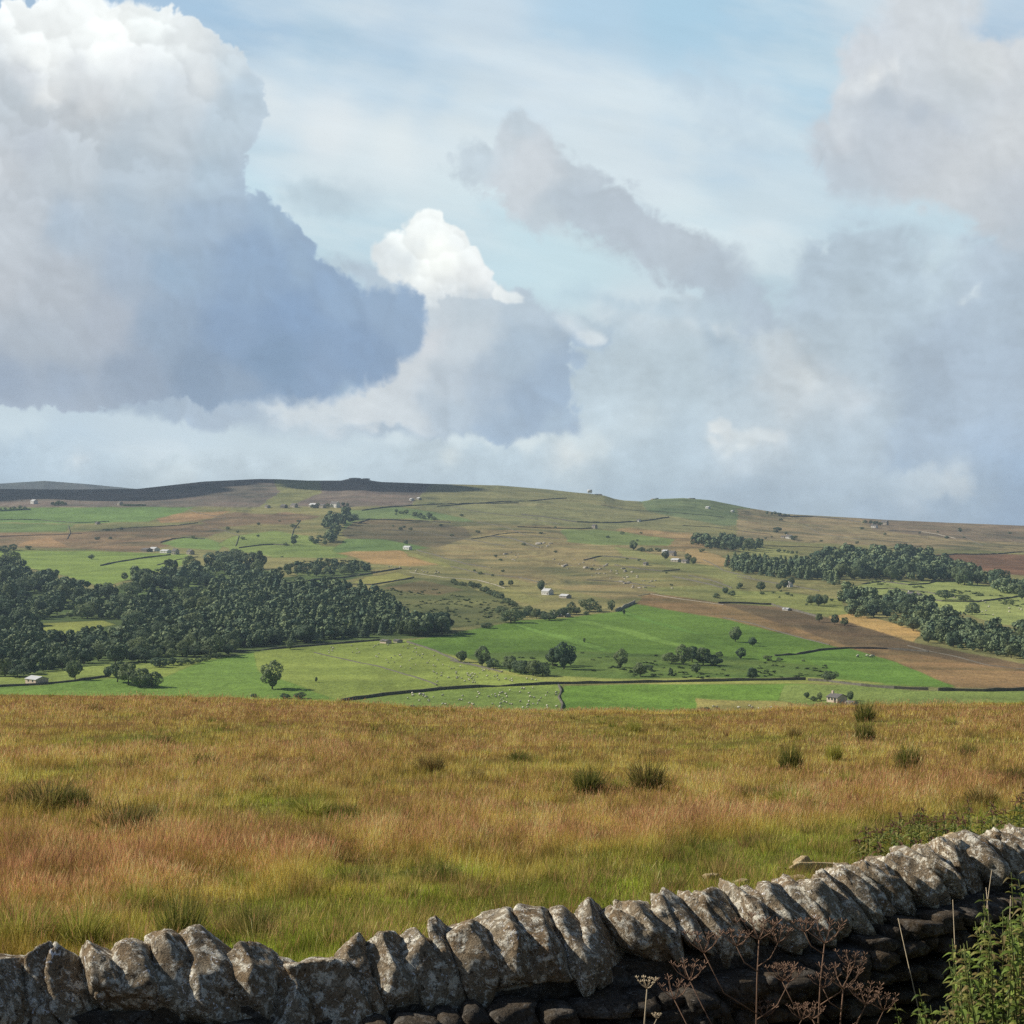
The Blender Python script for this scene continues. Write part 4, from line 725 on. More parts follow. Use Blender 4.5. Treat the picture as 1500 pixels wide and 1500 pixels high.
# rough bracken and scrub tufts of the hillsides
def scrub(nm, lab, polys, n, seed, hmin, hmax, s, mat):
    rg = np.random.RandomState(seed); out = []
    P, Q = crown_pts(60, seed, 'bush', 6); B = leaf_quads(P, Q, .2, seed)
    for poly in polys:
        xs = [p[0] for p in poly]; ys = [p[1] for p in poly]; k = 0; tr_ = 0
        while k < n and tr_ < n * 12:
            tr_ += 1; u = rg.uniform(min(xs), max(xs)); v = rg.uniform(min(ys), max(ys))
            if poly_sd(poly, np.array([[u]], np.float32), np.array([[v]], np.float32))[0, 0] < 0 or fbm(np.array([u / 30.]), np.array([v / 7.]), 3, seed)[0] < -.02: continue
            p = at(u, v); h = rg.uniform(hmin, hmax) * (p.y / 900.) ** .5; a = rg.uniform(0, 6.28)
            c, sn = math.cos(a) * h * s, math.sin(a) * h * s
            out.append(np.stack([B[:, 0] * c - B[:, 1] * sn + p.x, B[:, 0] * sn + B[:, 1] * c + p.y, B[:, 2] * h + p.z - h * .15], -1)); k += 1
    V = np.concatenate(out); tag(link(nm, npmesh(nm, V, np.arange(len(V)).reshape(-1, 4), 4), mat), lab, 'scrub', kind='stuff')
scrub('bracken_scrub', 'green bracken and thorn scrub on the rough valley slopes', [[(660, 968), (820, 955), (1060, 962), (1220, 975), (1225, 997), (900, 992), (760, 989)], [(560, 862), (700, 862), (775, 892), (700, 915), (600, 890)], [(410, 815), (540, 822), (540, 830), (420, 830)], [(180, 858), (300, 846), (330, 856), (300, 880), (200, 880)], [(1240, 840), (1500, 878), (1500, 890), (1300, 862)]], 150, 33, .8, 1.9, 2.2, m_brack)

# ================================================================ houses, barns, sheds
m_stone = plain('pale_stone', (.46, .41, .33), .9, .3, 1.2); m_white = plain('whitewash', (.78, .76, .70), .9, .1, 1); m_pink = plain('pinkish_stone', (.68, .55, .44), .9, .2, 1.2); m_dstone = plain('dark_stone', (.20, .18, .15), .95, .35, 1.2)
m_slate = plain('stone_slates', (.17, .16, .15), .8, .3, 2); m_proof = plain('pale_sheet_roof', (.62, .63, .62), .6, .1, 1); m_glass = plain('window_glass', (.03, .035, .04), .15, .1, 1); m_door = plain('painted_door', (.12, .10, .08), .7, .2, 2)
def house(name, p, w_, d_, hw, hr, rz, wall, roof, label, cat, chim=1, wins=3, door=True, group=None):
    o = empty(name, p, rz); tag(o, label, cat, group)
    a, b_ = w_ / 2, d_ / 2
    V = [(-a, -b_, -1.2), (a, -b_, -1.2), (a, b_, -1.2), (-a, b_, -1.2), (-a, -b_, hw), (a, -b_, hw), (a, b_, hw), (-a, b_, hw), (-a, 0, hw + hr), (a, 0, hw + hr)]
    m = MB(); m.poly(V, [[0, 1, 5, 4], [1, 2, 6, 9, 5], [2, 3, 7, 6], [3, 0, 4, 8, 7], [3, 2, 1, 0], [4, 5, 9, 8], [6, 7, 8, 9]]); link('wall', m.mesh('wall'), wall, o)
    e = .3; th = .22; sl_ = hr / b_
    m = MB()
    for s in (-1, 1):
        y0, z0 = s * (b_ + e), hw - e * sl_ + .05; y1, z1 = 0, hw + hr + .05
        q = [(-a - e, y0, z0), (a + e, y0, z0), (a + e, y1, z1), (-a - e, y1, z1)]; q2 = [(x, y, z + th) for x, y, z in q]
        m.poly(q + q2, [[0, 1, 2, 3], [7, 6, 5, 4], [0, 4, 5, 1], [1, 5, 6, 2], [2, 6, 7, 3], [3, 7, 4, 0]])
    r = link('roof', m.mesh('roof'), roof, o)
    for k in range(chim):
        cxm = (-a + .6) if k == 0 else a - .6; link('chimney', MB().box((cxm - .45, -.4, hw + hr - .3), (cxm + .45, .4, hw + hr + 1.3)).mesh('chimney'), wall, r)
    for k in range(wins):
        x = -a + w_ * (k + .7) / (wins + .4)
        for z in ((1.0, hw - 1.5) if hw > 4.4 else (1.0,)):
            f = link('window', MB().box((x - .55, -b_ - .05, z - .1), (x + .55, -b_ + .1, z + 1.2)).mesh('window'), m_white, o)
            link('pane', MB().box((x - .42, -b_ - .09, z), (x + .42, -b_ - .055, z + 1.1)).mesh('pane'), m_glass, f)
    if door: link('door', MB().box((a - 1.8, -b_ - .06, 0), (a - .8, -b_ + .1, 2.1)).mesh('door'), m_door, o)
    return o
# (u, base row, width px, wall height px, roof px, depth m, turn, wall, roof, label, cat, chimneys, windows)
H = [
 ('stone_barn', 54, 1001, 26, 6.5, 3.5, 7, .12, m_pink, m_proof, 'long low stone barn with open dark bay on the left pasture', 'barn', 0, 2),
 ('shed', 24, 978, 7, 3, 1.5, 5, .2, m_stone, m_slate, 'tiny grey shed at the left wood edge', 'shed', 0, 1),
 ('farm_shed', 215, 808, 14, 3, 2, 10, .1, m_dstone, m_slate, 'grey farm shed at the left end of the white sheds', 'shed', 0, 1), ('farm_shed', 226, 807, 13, 3, 2.4, 9, .1, m_white, m_proof, 'long white farm shed above the upper left meadow', 'shed', 0, 2), ('farm_shed', 243, 810, 15, 2.8, 2, 9, .25, m_white, m_proof, 'white shed with a pale roof right of the long white shed', 'shed', 0, 2),
 ('farmhouse', 257, 812, 8, 5, 3, 7, .3, m_stone, m_slate, 'stone farmhouse at the end of the white sheds', 'house', 1, 2), ('cottage', 279, 812, 9, 4, 2.5, 7, 0, m_stone, m_slate, 'stone cottage between the white sheds and the wood', 'house', 1, 2),
 ('cottage', 336, 820, 10, 4, 2.5, 8, .3, m_stone, m_proof, 'pale cottage among trees at the top of the left wood', 'house', 1, 2), ('farm_shed', 347, 814, 6, 5, 2, 8, 0, m_stone, m_slate, 'narrow stone building among trees at the top of the left wood', 'shed', 1, 1),
 ('cottage', 50, 738, 9, 4, 2, 9, 0, m_white, m_proof, 'white cottage in the distant hamlet at the far left', 'house', 1, 2), ('cottage', 176, 740, 6, 3, 2, 8, 0, m_stone, m_slate, 'tiny pale cottage on the far moor foot at the left', 'house', 1, 1), ('barn', 143, 768, 5, 2, 1.6, 7, 0, m_stone, m_slate, 'tiny barn on the upper left fields', 'barn', 0, 1),
 ('cottage', 392, 744, 6, 2.5, 1.6, 8, 0, m_stone, m_slate, 'tiny outlying cottage left of the high hamlet', 'house', 1, 1),
 ('cottage', 416, 744, 9, 3, 2, 8, .2, m_dstone, m_slate, 'dark cottage at the left end of the high hamlet', 'house', 1, 2), ('cottage', 431, 743, 10, 3, 2.4, 8, -.1, m_stone, m_slate, 'grey cottage second from the left in the high hamlet', 'house', 1, 2), ('farmhouse', 459, 743, 12, 3.2, 2.6, 9, .1, m_stone, m_proof, 'pale long house in the middle of the high hamlet', 'house', 2, 3), ('cottage', 473, 744, 8, 3.5, 2, 8, 0, m_stone, m_slate, 'small house left of the tall white house in the high hamlet', 'house', 1, 2), ('farmhouse', 491, 743, 14, 5, 3, 9, -.1, m_white, m_slate, 'tall white house at the right end of the high hamlet', 'house', 2, 3),
 ('barn', 597, 805, 13, 3, 2.2, 6, -.1, m_white, m_proof, 'small white barn at the top of the tan field', 'barn', 0, 2),
 ('cottage', 802, 871, 14, 5, 3.5, 7, -.15, m_white, m_proof, 'bright white cottage on the slope above the lane', 'house', 1, 3), ('barn', 828, 876, 14, 3, 2.4, 7, -.1, m_stone, m_proof, 'low white barn right of the bright white cottage', 'barn', 0, 2),
 ('cottage', 814, 903, 8, 3, 2, 6, .2, m_white, m_proof, 'white cottage half hidden in the hedge above the bright field', 'house', 1, 1), ('barn', 828, 903, 12, 2.4, 2, 6, .1, m_stone, m_proof, 'pale barn with a light roof at the lane bend', 'barn', 0, 1),
 ('farm_shed', 975, 810, 8, 2.5, 2, 8, 0, m_white, m_proof, 'white shed at the left of the moor farm', 'shed', 0, 1), ('farmhouse', 985, 814, 9, 4, 3, 8, .2, m_stone, m_slate, 'stone farmhouse in the middle of the moor farm', 'house', 2, 2), ('barn', 990, 823, 13, 2.8, 2, 7, -.1, m_stone, m_proof, 'pale long barn in front of the moor farm', 'barn', 0, 2), ('barn', 1004, 825, 9, 3, 2, 7, -.2, m_stone, m_slate, 'small barn at the right of the moor farm', 'barn', 0, 1),
 ('cottage', 1156, 789, 9, 3, 2.4, 8, 0, m_white, m_slate, 'lone white cottage beside a dark tree high on the moor', 'house', 1, 2), ('farm_shed', 1148, 788, 6, 2, 1.2, 8, 0, m_stone, m_slate, 'low shed left of the lone white moor cottage', 'shed', 0, 1),
 ('cottage', 1281, 773, 8, 2.5, 2, 9, 0, m_white, m_slate, 'white cottage just under the far right skyline', 'house', 1, 2), ('farmhouse', 1296, 769, 9, 4, 2.4, 9, 0, m_stone, m_slate, 'stone house breaking the far right skyline', 'house', 2, 2),
 ('cottage', 1334, 875, 8, 5, 2.8, 7, 0, m_white, m_slate, 'white house among trees on the pale hill at the right', 'house', 1, 2), ('cottage', 1346, 874, 6, 3, 2, 7, 0, m_stone, m_slate, 'stone cottage beside the white house on the pale hill', 'house', 1, 1), ('cottage', 1305, 892, 10, 3.5, 2.5, 7, .1, m_white, m_proof, 'white roofed cottage inside the spreading right wood', 'house', 1, 2),
 ('cottage', 1488, 941, 10, 5, 3, 8, .3, m_white, m_slate, 'white house in the wood at the right picture edge', 'house', 1, 2), ('farm_shed', 1479, 943, 8, 2, 1, 6, 0, m_stone, m_proof, 'low pale shed left of the white house at the right edge', 'shed', 0, 1),
 ('farmhouse', 1226, 1028, 19, 7, 4, 7, -.35, m_pink, m_slate, 'pinkish stone farmhouse just above the moor edge', 'house', 1, 3), ('barn', 1247, 1034, 10, 4, 2.5, 6, -.3, m_pink, m_slate, 'small stone barn below the pinkish farmhouse', 'barn', 0, 1),
 ('sheepfold', 565, 942, 13, 3, 1.6, 5, 0, m_pink, m_slate, 'small low fold building on the pasture top wall', 'barn', 0, 1), ('sheepfold', 583, 941, 8, 2.4, 1.4, 5, 0, m_stone, m_slate, 'little pale stone shed right of the low fold building', 'barn', 0, 1),
 ('barn', 871, 774, 6, 4, 1.6, 7, 0, m_stone, m_slate, 'tiny stone barn on a wall in the middle moor', 'barn', 0, 1), ('barn', 936, 764, 4, 2, 1.2, 7, 0, m_white, m_slate, 'tiny pale barn at the wall end under the skyline', 'barn', 0, 1), ('barn', 946, 828, 5, 3, 1.5, 6, 0, m_stone, m_slate, 'tiny barn below the moor farm windbreak', 'barn', 0, 1),
 ('cottage', 1037, 745, 5, 2, 1.2, 9, 0, m_white, m_proof, 'tiny white cottage below the right skyline knoll', 'house', 0, 1), ('cottage', 1073, 750, 3, 1.6, 1, 8, 0, m_white, m_proof, 'smallest white dot of a cottage right of the skyline knoll', 'house', 0, 1),
 ('cottage', 603, 733, 4, 2, 1.2, 8, 0, m_white, m_proof, 'tiny white cottage under the shaded skyline', 'house', 0, 1), ('cottage', 614, 732, 5, 2, 1.4, 8, 0, m_stone, m_proof, 'tiny cottage right beside the one under the shaded skyline', 'house', 0, 1),
 ('barn', 1152, 894, 9, 2, 1.2, 5, .1, m_white, m_proof, 'low white barn above the dark moor strip', 'barn', 0, 1), ('cottage', 1157, 860, 5, 4, 2.5, 6, 0, m_white, m_slate, 'narrow white cottage in the tree line below the plantation', 'house', 1, 1),
]
for (nm, u, v, wp, hp, rp, dm_, rz, wl, rf, lab, cat, ch, wn) in H:
    p = at(u, v); k = px_m(p); sc = 1
    house(nm, p + Vector((0, 0, .1)), wp * k, dm_, hp * k, rp * k, rz * .4 - .72, wl, rf, lab, cat, ch, wn, cat == 'house')
# white water tank on the crest
def skyline_pt(u):
    Y = np.linspace(2900, 3330, 400); X = (u - 750) / F * Y; vv = 750 - F * zfar(X, Y) / Y; k = int(np.argmin(vv)); return Vector((X[k], Y[k], float(zfar(X[k], Y[k]))))
p = skyline_pt(864); tk = empty('water_tank', p); tag(tk, 'white water tank standing up on the skyline crest', 'tank')
m = MB()
for i in range(3):
    for j in range(2): m.box((-3 + i * 2.7, -2 + j * 3.4, -1), (-2.6 + i * 2.7, -1.6 + j * 3.4, 3))
link('support', m.mesh('support'), m_dstone, tk)
mt = MB(); mt.tube([(-5, 0, 5.6), (-4.5, 0, 5.6), (4.5, 0, 5.6), (5, 0, 5.6)], [2.6, 3.4, 3.4, 2.6], 20); link('tank', mt.mesh('tank', True), m_white, tk)

# ================================================================ dry stone walls and hedges of the far fields
m_fw = plain('field_wall_stone', (.15, .14, .115), .95, .35, .6); m_fl = plain('sun_toned_wall_stone', (.38, .35, .29), .95, .35, .6); m_hedge = m_leafw  # second wall stone is a paler copy with sunlight put into its colour
FW = [
 ('dry_stone_wall', [(500, 1027), (560, 1019), (600, 1015), (640, 1011), (700, 1007), (760, 1004.5), (820, 1002), (950, 1000), (1060, 998), (1180, 996)], 1.7, 'long dark field wall under the bright field from the sheep to the clumps', m_fw),
 ('dry_stone_wall', [(1184, 997), (1215, 999), (1262, 1005), (1310, 1009), (1360, 1011)], 1.6, 'dark wall between the sloping green field and the lower pasture', m_fw), ('dry_stone_wall', [(1374, 1012), (1400, 1012), (1440, 1013), (1540, 1010)], 2.0, 'thick dark wall at the foot of the brown moor at the right edge', m_fw),
 ('dry_stone_wall', [(818, 1004), (822, 1013), (818, 1022), (824, 1032), (820, 1046)], 1.1, 'broken wall running down to the moor between pale and bright fields', m_fw), ('dry_stone_wall', [(335, 956), (400, 951), (460, 946), (510, 942), (556, 938)], 1.5, 'dark wall along the foot of the conifer wood', m_fw),
 ('dry_stone_wall', [(596, 941), (620, 948), (640, 955), (662, 965), (672, 970)], 1.2, 'wall running down from the wood corner beside the bright field', m_fw), ('dry_stone_wall', [(460, 956), (500, 965), (560, 978), (600, 990), (640, 1004)], .6, 'faint wall line crossing the pale sheep pasture', m_fw),
 ('dry_stone_wall', [(147, 829), (170, 824), (200, 819), (250, 813)], 2.2, 'dark wall rising to the white sheds in the upper left meadow', m_fw), ('dry_stone_wall', [(-20, 1007), (60, 1003), (110, 998), (160, 991)], 1.3, 'wall behind the long low barn', m_fw),
 ('dry_stone_wall', [(408, 857), (460, 850), (500, 847), (545, 840), (588, 833)], 2.0, 'wall above the conifer wood leading to the tan field', m_fw), ('dry_stone_wall', [(505, 856), (545, 857), (575, 852), (606, 846)], 1.6, 'curved wall at the lower side of the small yellow field', m_fw), ('dry_stone_wall', [(660, 968), (690, 974), (735, 985)], 1.0, 'short wall beside the hedgerow at the corner of the bright field', m_fw),
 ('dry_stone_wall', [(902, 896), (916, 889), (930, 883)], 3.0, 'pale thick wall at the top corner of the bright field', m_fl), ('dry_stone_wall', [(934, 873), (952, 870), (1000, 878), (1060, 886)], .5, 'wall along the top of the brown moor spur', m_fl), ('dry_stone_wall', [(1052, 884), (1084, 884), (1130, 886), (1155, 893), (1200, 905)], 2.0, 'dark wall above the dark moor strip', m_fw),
 ('dry_stone_wall', [(1135, 961), (1165, 959), (1200, 953), (1240, 950), (1300, 951), (1360, 955)], 1.5, 'curving dark wall across the top of the sloping green field', m_fw), ('dry_stone_wall', [(1060, 905), (1110, 916), (1160, 931), (1215, 945)], .8, 'thin wall between the bright field and the brown moor', m_fw), ('dry_stone_wall', [(640, 742), (720, 736), (780, 734), (830, 730)], 2.2, 'wall climbing the moor below the skyline', m_fw),
 ('dry_stone_wall', [(764, 754), (800, 758), (845, 765), (900, 766), (945, 763), (980, 758)], 2.4, 'long wall across the upper middle moor', m_fw), ('dry_stone_wall', [(758, 772), (800, 774), (850, 775), (868, 774)], 2.0, 'wall leading to the tiny stone barn', m_fw), ('dry_stone_wall', [(524, 767), (540, 761), (570, 762), (620, 764), (660, 766)], 2.4, 'wall round the top of the heather slope', m_fw),
 ('dry_stone_wall', [(530, 748), (560, 744), (600, 741), (680, 738), (760, 737)], 2.4, 'dark wall at the foot of the shaded fell', m_fw), ('dry_stone_wall', [(718, 786), (745, 788), (775, 798), (790, 803)], 2.2, 'wall slanting above the pale rocks', m_fw), ('dry_stone_wall', [(855, 821), (880, 815), (910, 817), (945, 821)], 1.8, 'wall under the moor farm', m_fw),
 ('dry_stone_wall', [(900, 828), (940, 834), (970, 837), (996, 835)], 1.6, 'wall below the tiny barn under the moor farm', m_fw), ('dry_stone_wall', [(1262, 856), (1290, 852), (1330, 857), (1360, 855), (1370, 852)], 1.6, 'wall across the top of the pale right hill', m_fw), ('dry_stone_wall', [(1345, 877), (1380, 881), (1430, 882), (1500, 873), (1530, 870)], 1.8, 'wall across the middle of the pale right hill', m_fw),
 ('dry_stone_wall', [(0, 762), (60, 762), (110, 766), (160, 764)], 1.6, 'wall between the two distant green fields at the left', m_fw), ('dry_stone_wall', [(150, 776), (200, 773), (260, 770), (290, 766)], 1.6, 'wall along the brown strip at the upper left', m_fw), ('dry_stone_wall', [(235, 795), (252, 790), (270, 788), (300, 790)], 2.0, 'wall round the small green field above the sheds', m_fw),
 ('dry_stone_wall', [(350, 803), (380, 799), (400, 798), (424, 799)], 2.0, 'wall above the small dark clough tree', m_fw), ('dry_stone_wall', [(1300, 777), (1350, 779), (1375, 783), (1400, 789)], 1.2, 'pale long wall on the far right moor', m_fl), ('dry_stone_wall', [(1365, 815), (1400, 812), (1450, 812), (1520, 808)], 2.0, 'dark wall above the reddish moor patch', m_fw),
 ('dry_stone_wall', [(985, 845), (1010, 850), (1045, 858), (1060, 862)], 1.6, 'broken wall below the moor farm slope', m_fw), ('dry_stone_wall', [(1008, 843), (1040, 850), (1072, 862)], 1.4, 'second broken wall beside the small slope trees', m_fw), ('dry_stone_wall', [(1330, 946), (1400, 962), (1450, 975), (1520, 982)], .5, 'thin pale wall along the dark moor edge at the right', m_fw), ('dry_stone_wall', [(1140, 756), (1190, 757), (1240, 762), (1260, 765)], 3.0, 'dark wall along the far right skyline', m_fw),
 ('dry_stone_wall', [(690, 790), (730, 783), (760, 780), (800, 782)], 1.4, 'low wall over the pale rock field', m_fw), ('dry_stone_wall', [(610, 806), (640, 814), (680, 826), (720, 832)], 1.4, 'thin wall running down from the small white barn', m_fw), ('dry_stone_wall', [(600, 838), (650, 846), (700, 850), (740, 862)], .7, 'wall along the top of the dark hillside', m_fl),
 ('hedge', [(0, 749), (20, 748), (45, 747)], 4, 'dark hedge beside the distant left hamlet', m_hedge), ('hedge', [(178, 741), (195, 741), (214, 741)], 4, 'dark hedge strip on the far moor foot', m_hedge),
]
def strip_wall(name, pts, hgt, lab, mat):
    hgt *= .78; P = [at(u, v) for u, v in pts]; D = []
    for a, b_ in zip(P[:-1], P[1:]):
        n = max(2, int((b_ - a).length / 7))
        for k in range(n): D.append(a.lerp(b_, k / n))
    D.append(P[-1]); V = []; Fs = []; rg = random.Random(len(lab))
    for i, p in enumerate(D):
        d = (D[min(i + 1, len(D) - 1)] - D[max(i - 1, 0)]); d.z = 0; d.normalize(); nn = Vector((-d.y, d.x, 0)) * .42 * max(1, hgt / 2)
        z = float(zfar(p.x, p.y)); j = rg.uniform(-.25, .12) * hgt + (0 if rg.random() > .04 else -hgt * .5)
        for s, zz in ((1, -1), (.7, hgt + j), (-.7, hgt + j), (-1, -1)): V.append((p.x + nn.x * s, p.y + nn.y * s, z + zz))
    for i in range(len(D) - 1):
        for q in range(3): Fs.append([i * 4 + q, i * 4 + q + 1, i * 4 + 5 + q, i * 4 + 4 + q])
    Fs += [[0, 3, 2, 1], [len(V) - 4, len(V) - 3, len(V) - 2, len(V) - 1]]
    o = link(name, pymesh(name, V, Fs), mat); tag(o, lab, 'hedge' if name == 'hedge' else 'wall', 'dry stone walls and hedges dividing the far fields', 'thing')
for nm, pts, hg, lab, mt_ in FW: strip_wall(nm, pts, hg, lab, mt_)

FW2 = [([(100, 770), (103, 781), (98, 790)], 'short wall dropping between the distant left fields'), ([(270, 742), (290, 752), (330, 758)], 'wall from the far green field into the brown moor'), ([(440, 762), (430, 776), (426, 790)], 'wall running down past the clough wood'), ([(300, 772), (330, 778), (350, 785), (345, 800)], 'wall between the small fields above the farm'),
 ([(660, 742), (700, 750), (760, 757), (820, 768)], 'thin wall slanting over the upper moor'), ([(700, 765), (740, 772), (770, 784), (820, 790)], 'thin wall above the rock scar'), ([(880, 740), (930, 748), (1000, 752), (1060, 758)], 'thin wall under the skyline hollow'), ([(1000, 770), (1040, 772), (1100, 780), (1130, 783)], 'thin wall above the moor plantation'), ([(1120, 800), (1200, 802), (1280, 806), (1350, 800)], 'wall above the big right wood'),
 ([(1180, 770), (1200, 782), (1260, 790), (1330, 795)], 'thin wall crossing the right moor'), ([(1400, 775), (1420, 790), (1440, 800)], 'short wall down the far right moor'), ([(860, 850), (900, 852), (960, 860)], 'low wall beneath the scattered boulders'), ([(1080, 845), (1120, 852), (1200, 866)], 'wall under the long plantation'), ([(1240, 866), (1300, 862), (1360, 868), (1400, 876)], 'low wall over the top of the pale hill'),
 ([(560, 776), (620, 780), (680, 790), (740, 800)], 'thin wall over the heather slope'), ([(0, 786), (60, 784), (120, 782)], 'thin wall at the far left above the brown strip'), ([(660, 830), (700, 840), (760, 846), (800, 856)], 'thin wall over the white cottage slope'), ([(1030, 820), (1060, 836), (1100, 846)], 'wall down from the moor farm to the plantation foot'), ([(230, 828), (260, 820), (290, 816)], 'short wall above the left wood edge')]
for pts, lab in FW2: strip_wall('dry_stone_wall', pts, 1.2, lab, m_fw)
rs_ = random.Random(55)
for poly, n in (([(640, 760), (1000, 785), (1060, 850), (940, 870), (700, 845)], 22), ([(1100, 760), (1480, 775), (1480, 800), (1120, 795)], 16), ([(20, 785), (440, 760), (440, 800), (300, 800)], 16), ([(1060, 850), (1220, 880), (1200, 890), (1080, 876)], 10), ([(560, 745), (720, 750), (700, 790), (560, 790)], 8)):
    c_ = 0
    while c_ < n:
        u = rs_.uniform(min(q[0] for q in poly), max(q[0] for q in poly)); v = rs_.uniform(min(q[1] for q in poly), max(q[1] for q in poly))
        if poly_sd(poly, np.array([[u]], np.float32), np.array([[v]], np.float32))[0, 0] < 0: continue
        p = at(u, v); add_tree(p, rs_.uniform(2.5, 5.5) * px_m(p), 'bush', 'small dark thorn bush dotted on the open far hillside', 'thorn bushes dotted on the far hillside', 'bush', 'bush', wscale=rs_.uniform(1, 1.5)); c_ += 1

# ================================================================ sheep: one body each, with fleece as a child
m_wool = plain('fleece', (.66, .62, .50), .95, .1, 4); m_face = plain('sheep_skin', (.10, .09, .08), .8, .1, 4)
def ellipsoid(c, r, nu=10, nv=7, ns=0, seed=1):
    V = []; Fs = []
    for j in range(nv + 1):
        for i in range(nu):
            th = math.pi * j / nv; ph = 2 * math.pi * i / nu; k = 1 + ns * math.sin(ph * 3 + j * 2 + seed)
            V.append((c[0] + r[0] * k * math.sin(th) * math.cos(ph), c[1] + r[1] * k * math.sin(th) * math.sin(ph), c[2] + r[2] * math.cos(th)))
    for j in range(nv):
        for i in range(nu): Fs.append([j * nu + i, j * nu + (i + 1) % nu, (j + 1) * nu + (i + 1) % nu, (j + 1) * nu + i])
    return V, Fs
def skin_body(name, V, E, R, mat, sub=1):
    me = bpy.data.meshes.new(name); me.from_pydata(V, E, []); o = bpy.data.objects.new(name, me); COL.objects.link(o)
    md = o.modifiers.new('s', 'SKIN'); o.modifiers.new('u', 'SUBSURF').levels = sub
    for i, r in enumerate(R): me.skin_vertices[0].data[i].radius = (r, r)
    me.skin_vertices[0].data[0].use_root = True
    dg = bpy.context.evaluated_depsgraph_get(); me2 = bpy.data.meshes.new_from_object(o.evaluated_get(dg)); bpy.data.objects.remove(o)
    me2.polygons.foreach_set('use_smooth', [True] * len(me2.polygons)); me2.materials.clear(); me2.materials.append(mat); me2.name = name; return me2
def sheep_proto(graze):
    hz = .22 if graze else .92
    V = [(0, 0, .6), (.35, 0, .62), (-.38, 0, .6), (.55, 0, .70 if not graze else .52), (.66, 0, hz + .05), (.82, 0, hz - .06),
         (.3, .13, .45), (.31, .14, .22), (.3, .14, .0), (.3, -.13, .45), (.29, -.14, .22), (.3, -.14, .0), (-.34, .13, .45), (-.40, .14, .24), (-.36, .14, .0), (-.34, -.13, .45), (-.42, -.14, .24), (-.36, -.14, 0), (-.58, 0, .5)]
    E = [(0, 1), (0, 2), (1, 3), (3, 4), (4, 5), (1, 6), (6, 7), (7, 8), (1, 9), (9, 10), (10, 11), (2, 12), (12, 13), (13, 14), (2, 15), (15, 16), (16, 17), (2, 18)]
    R = [.22, .21, .22, .12, .10, .05] + [.09, .045, .035] * 4 + [.05]
    return skin_body('body', V, E, R, m_face, 1)
bods = [sheep_proto(True), sheep_proto(False)]
fv, ff = ellipsoid((0, 0, .66), (.56, .30, .33), 12, 8, .05); fleece_me = pymesh('fleece', fv, ff, True); fleece_me.materials.append(m_wool)
SH = [(549, 946, 8, 'small flock by the low fold building'), ]
def flock(poly, n, seed, lab, grp, k=1.0):
    rg = random.Random(seed); xs = [p[0] for p in poly]; ys = [p[1] for p in poly]; c = 0
    while c < n:
        u = rg.uniform(min(xs), max(xs)); v = rg.uniform(min(ys), max(ys))
        if poly_sd(poly, np.array([[u]], np.float32), np.array([[v]], np.float32))[0, 0] < 1: continue
        p = at(u, v); s = rg.uniform(.85, 1.15) * k; o = empty('sheep', p, rg.uniform(0, 6.28), s); tag(o, lab, 'sheep', grp)
        link('body', bods[rg.random() > .6], parent=o); link('fleece', fleece_me, parent=o); c += 1
flock([(470, 948), (560, 942), (600, 944), (650, 962), (760, 988), (815, 1000), (700, 1004), (600, 990), (560, 968), (480, 960)], 85, 5, 'white sheep grazing on the pale pasture between the wood and the long wall', 'sheep on the pale sloping pasture', .95)
flock([(640, 985), (740, 990), (800, 998), (700, 1003), (630, 1002)], 22, 15, 'white sheep grazing near the right corner of the pale pasture', 'sheep near the pasture corner', 1.0)
flock([(590, 1018), (640, 1015), (820, 1006), (818, 1040), (720, 1040), (640, 1036), (590, 1030)], 62, 6, 'white sheep grazing between the long wall and the moor edge', 'sheep between the wall and the moor', .95)
flock([(592, 1017), (625, 1017), (628, 1025), (592, 1025)], 7, 16, 'big white sheep in the tight bunch under the long wall', 'tight bunch of sheep', 1.3)
flock([(1252, 960), (1295, 962), (1295, 968), (1255, 966)], 6, 7, 'white sheep at the top of the sloping green field', 'sheep on the sloping green field', 1.6)
flock([(1430, 880), (1500, 882), (1500, 900), (1450, 905), (1430, 896)], 12, 8, 'white sheep on the pale hill at the right', 'sheep on the pale right hill', 1.6)
flock([(1030, 1028), (1210, 1040), (1180, 1044), (1040, 1040)], 8, 9, 'pale sheep on the tan corner field', 'sheep on the tan field', 1.2)
flock([(570, 826), (650, 838), (640, 843), (560, 834)], 14, 19, 'pale sheep along the wall under the tan field', 'sheep under the tan field', 2.0)
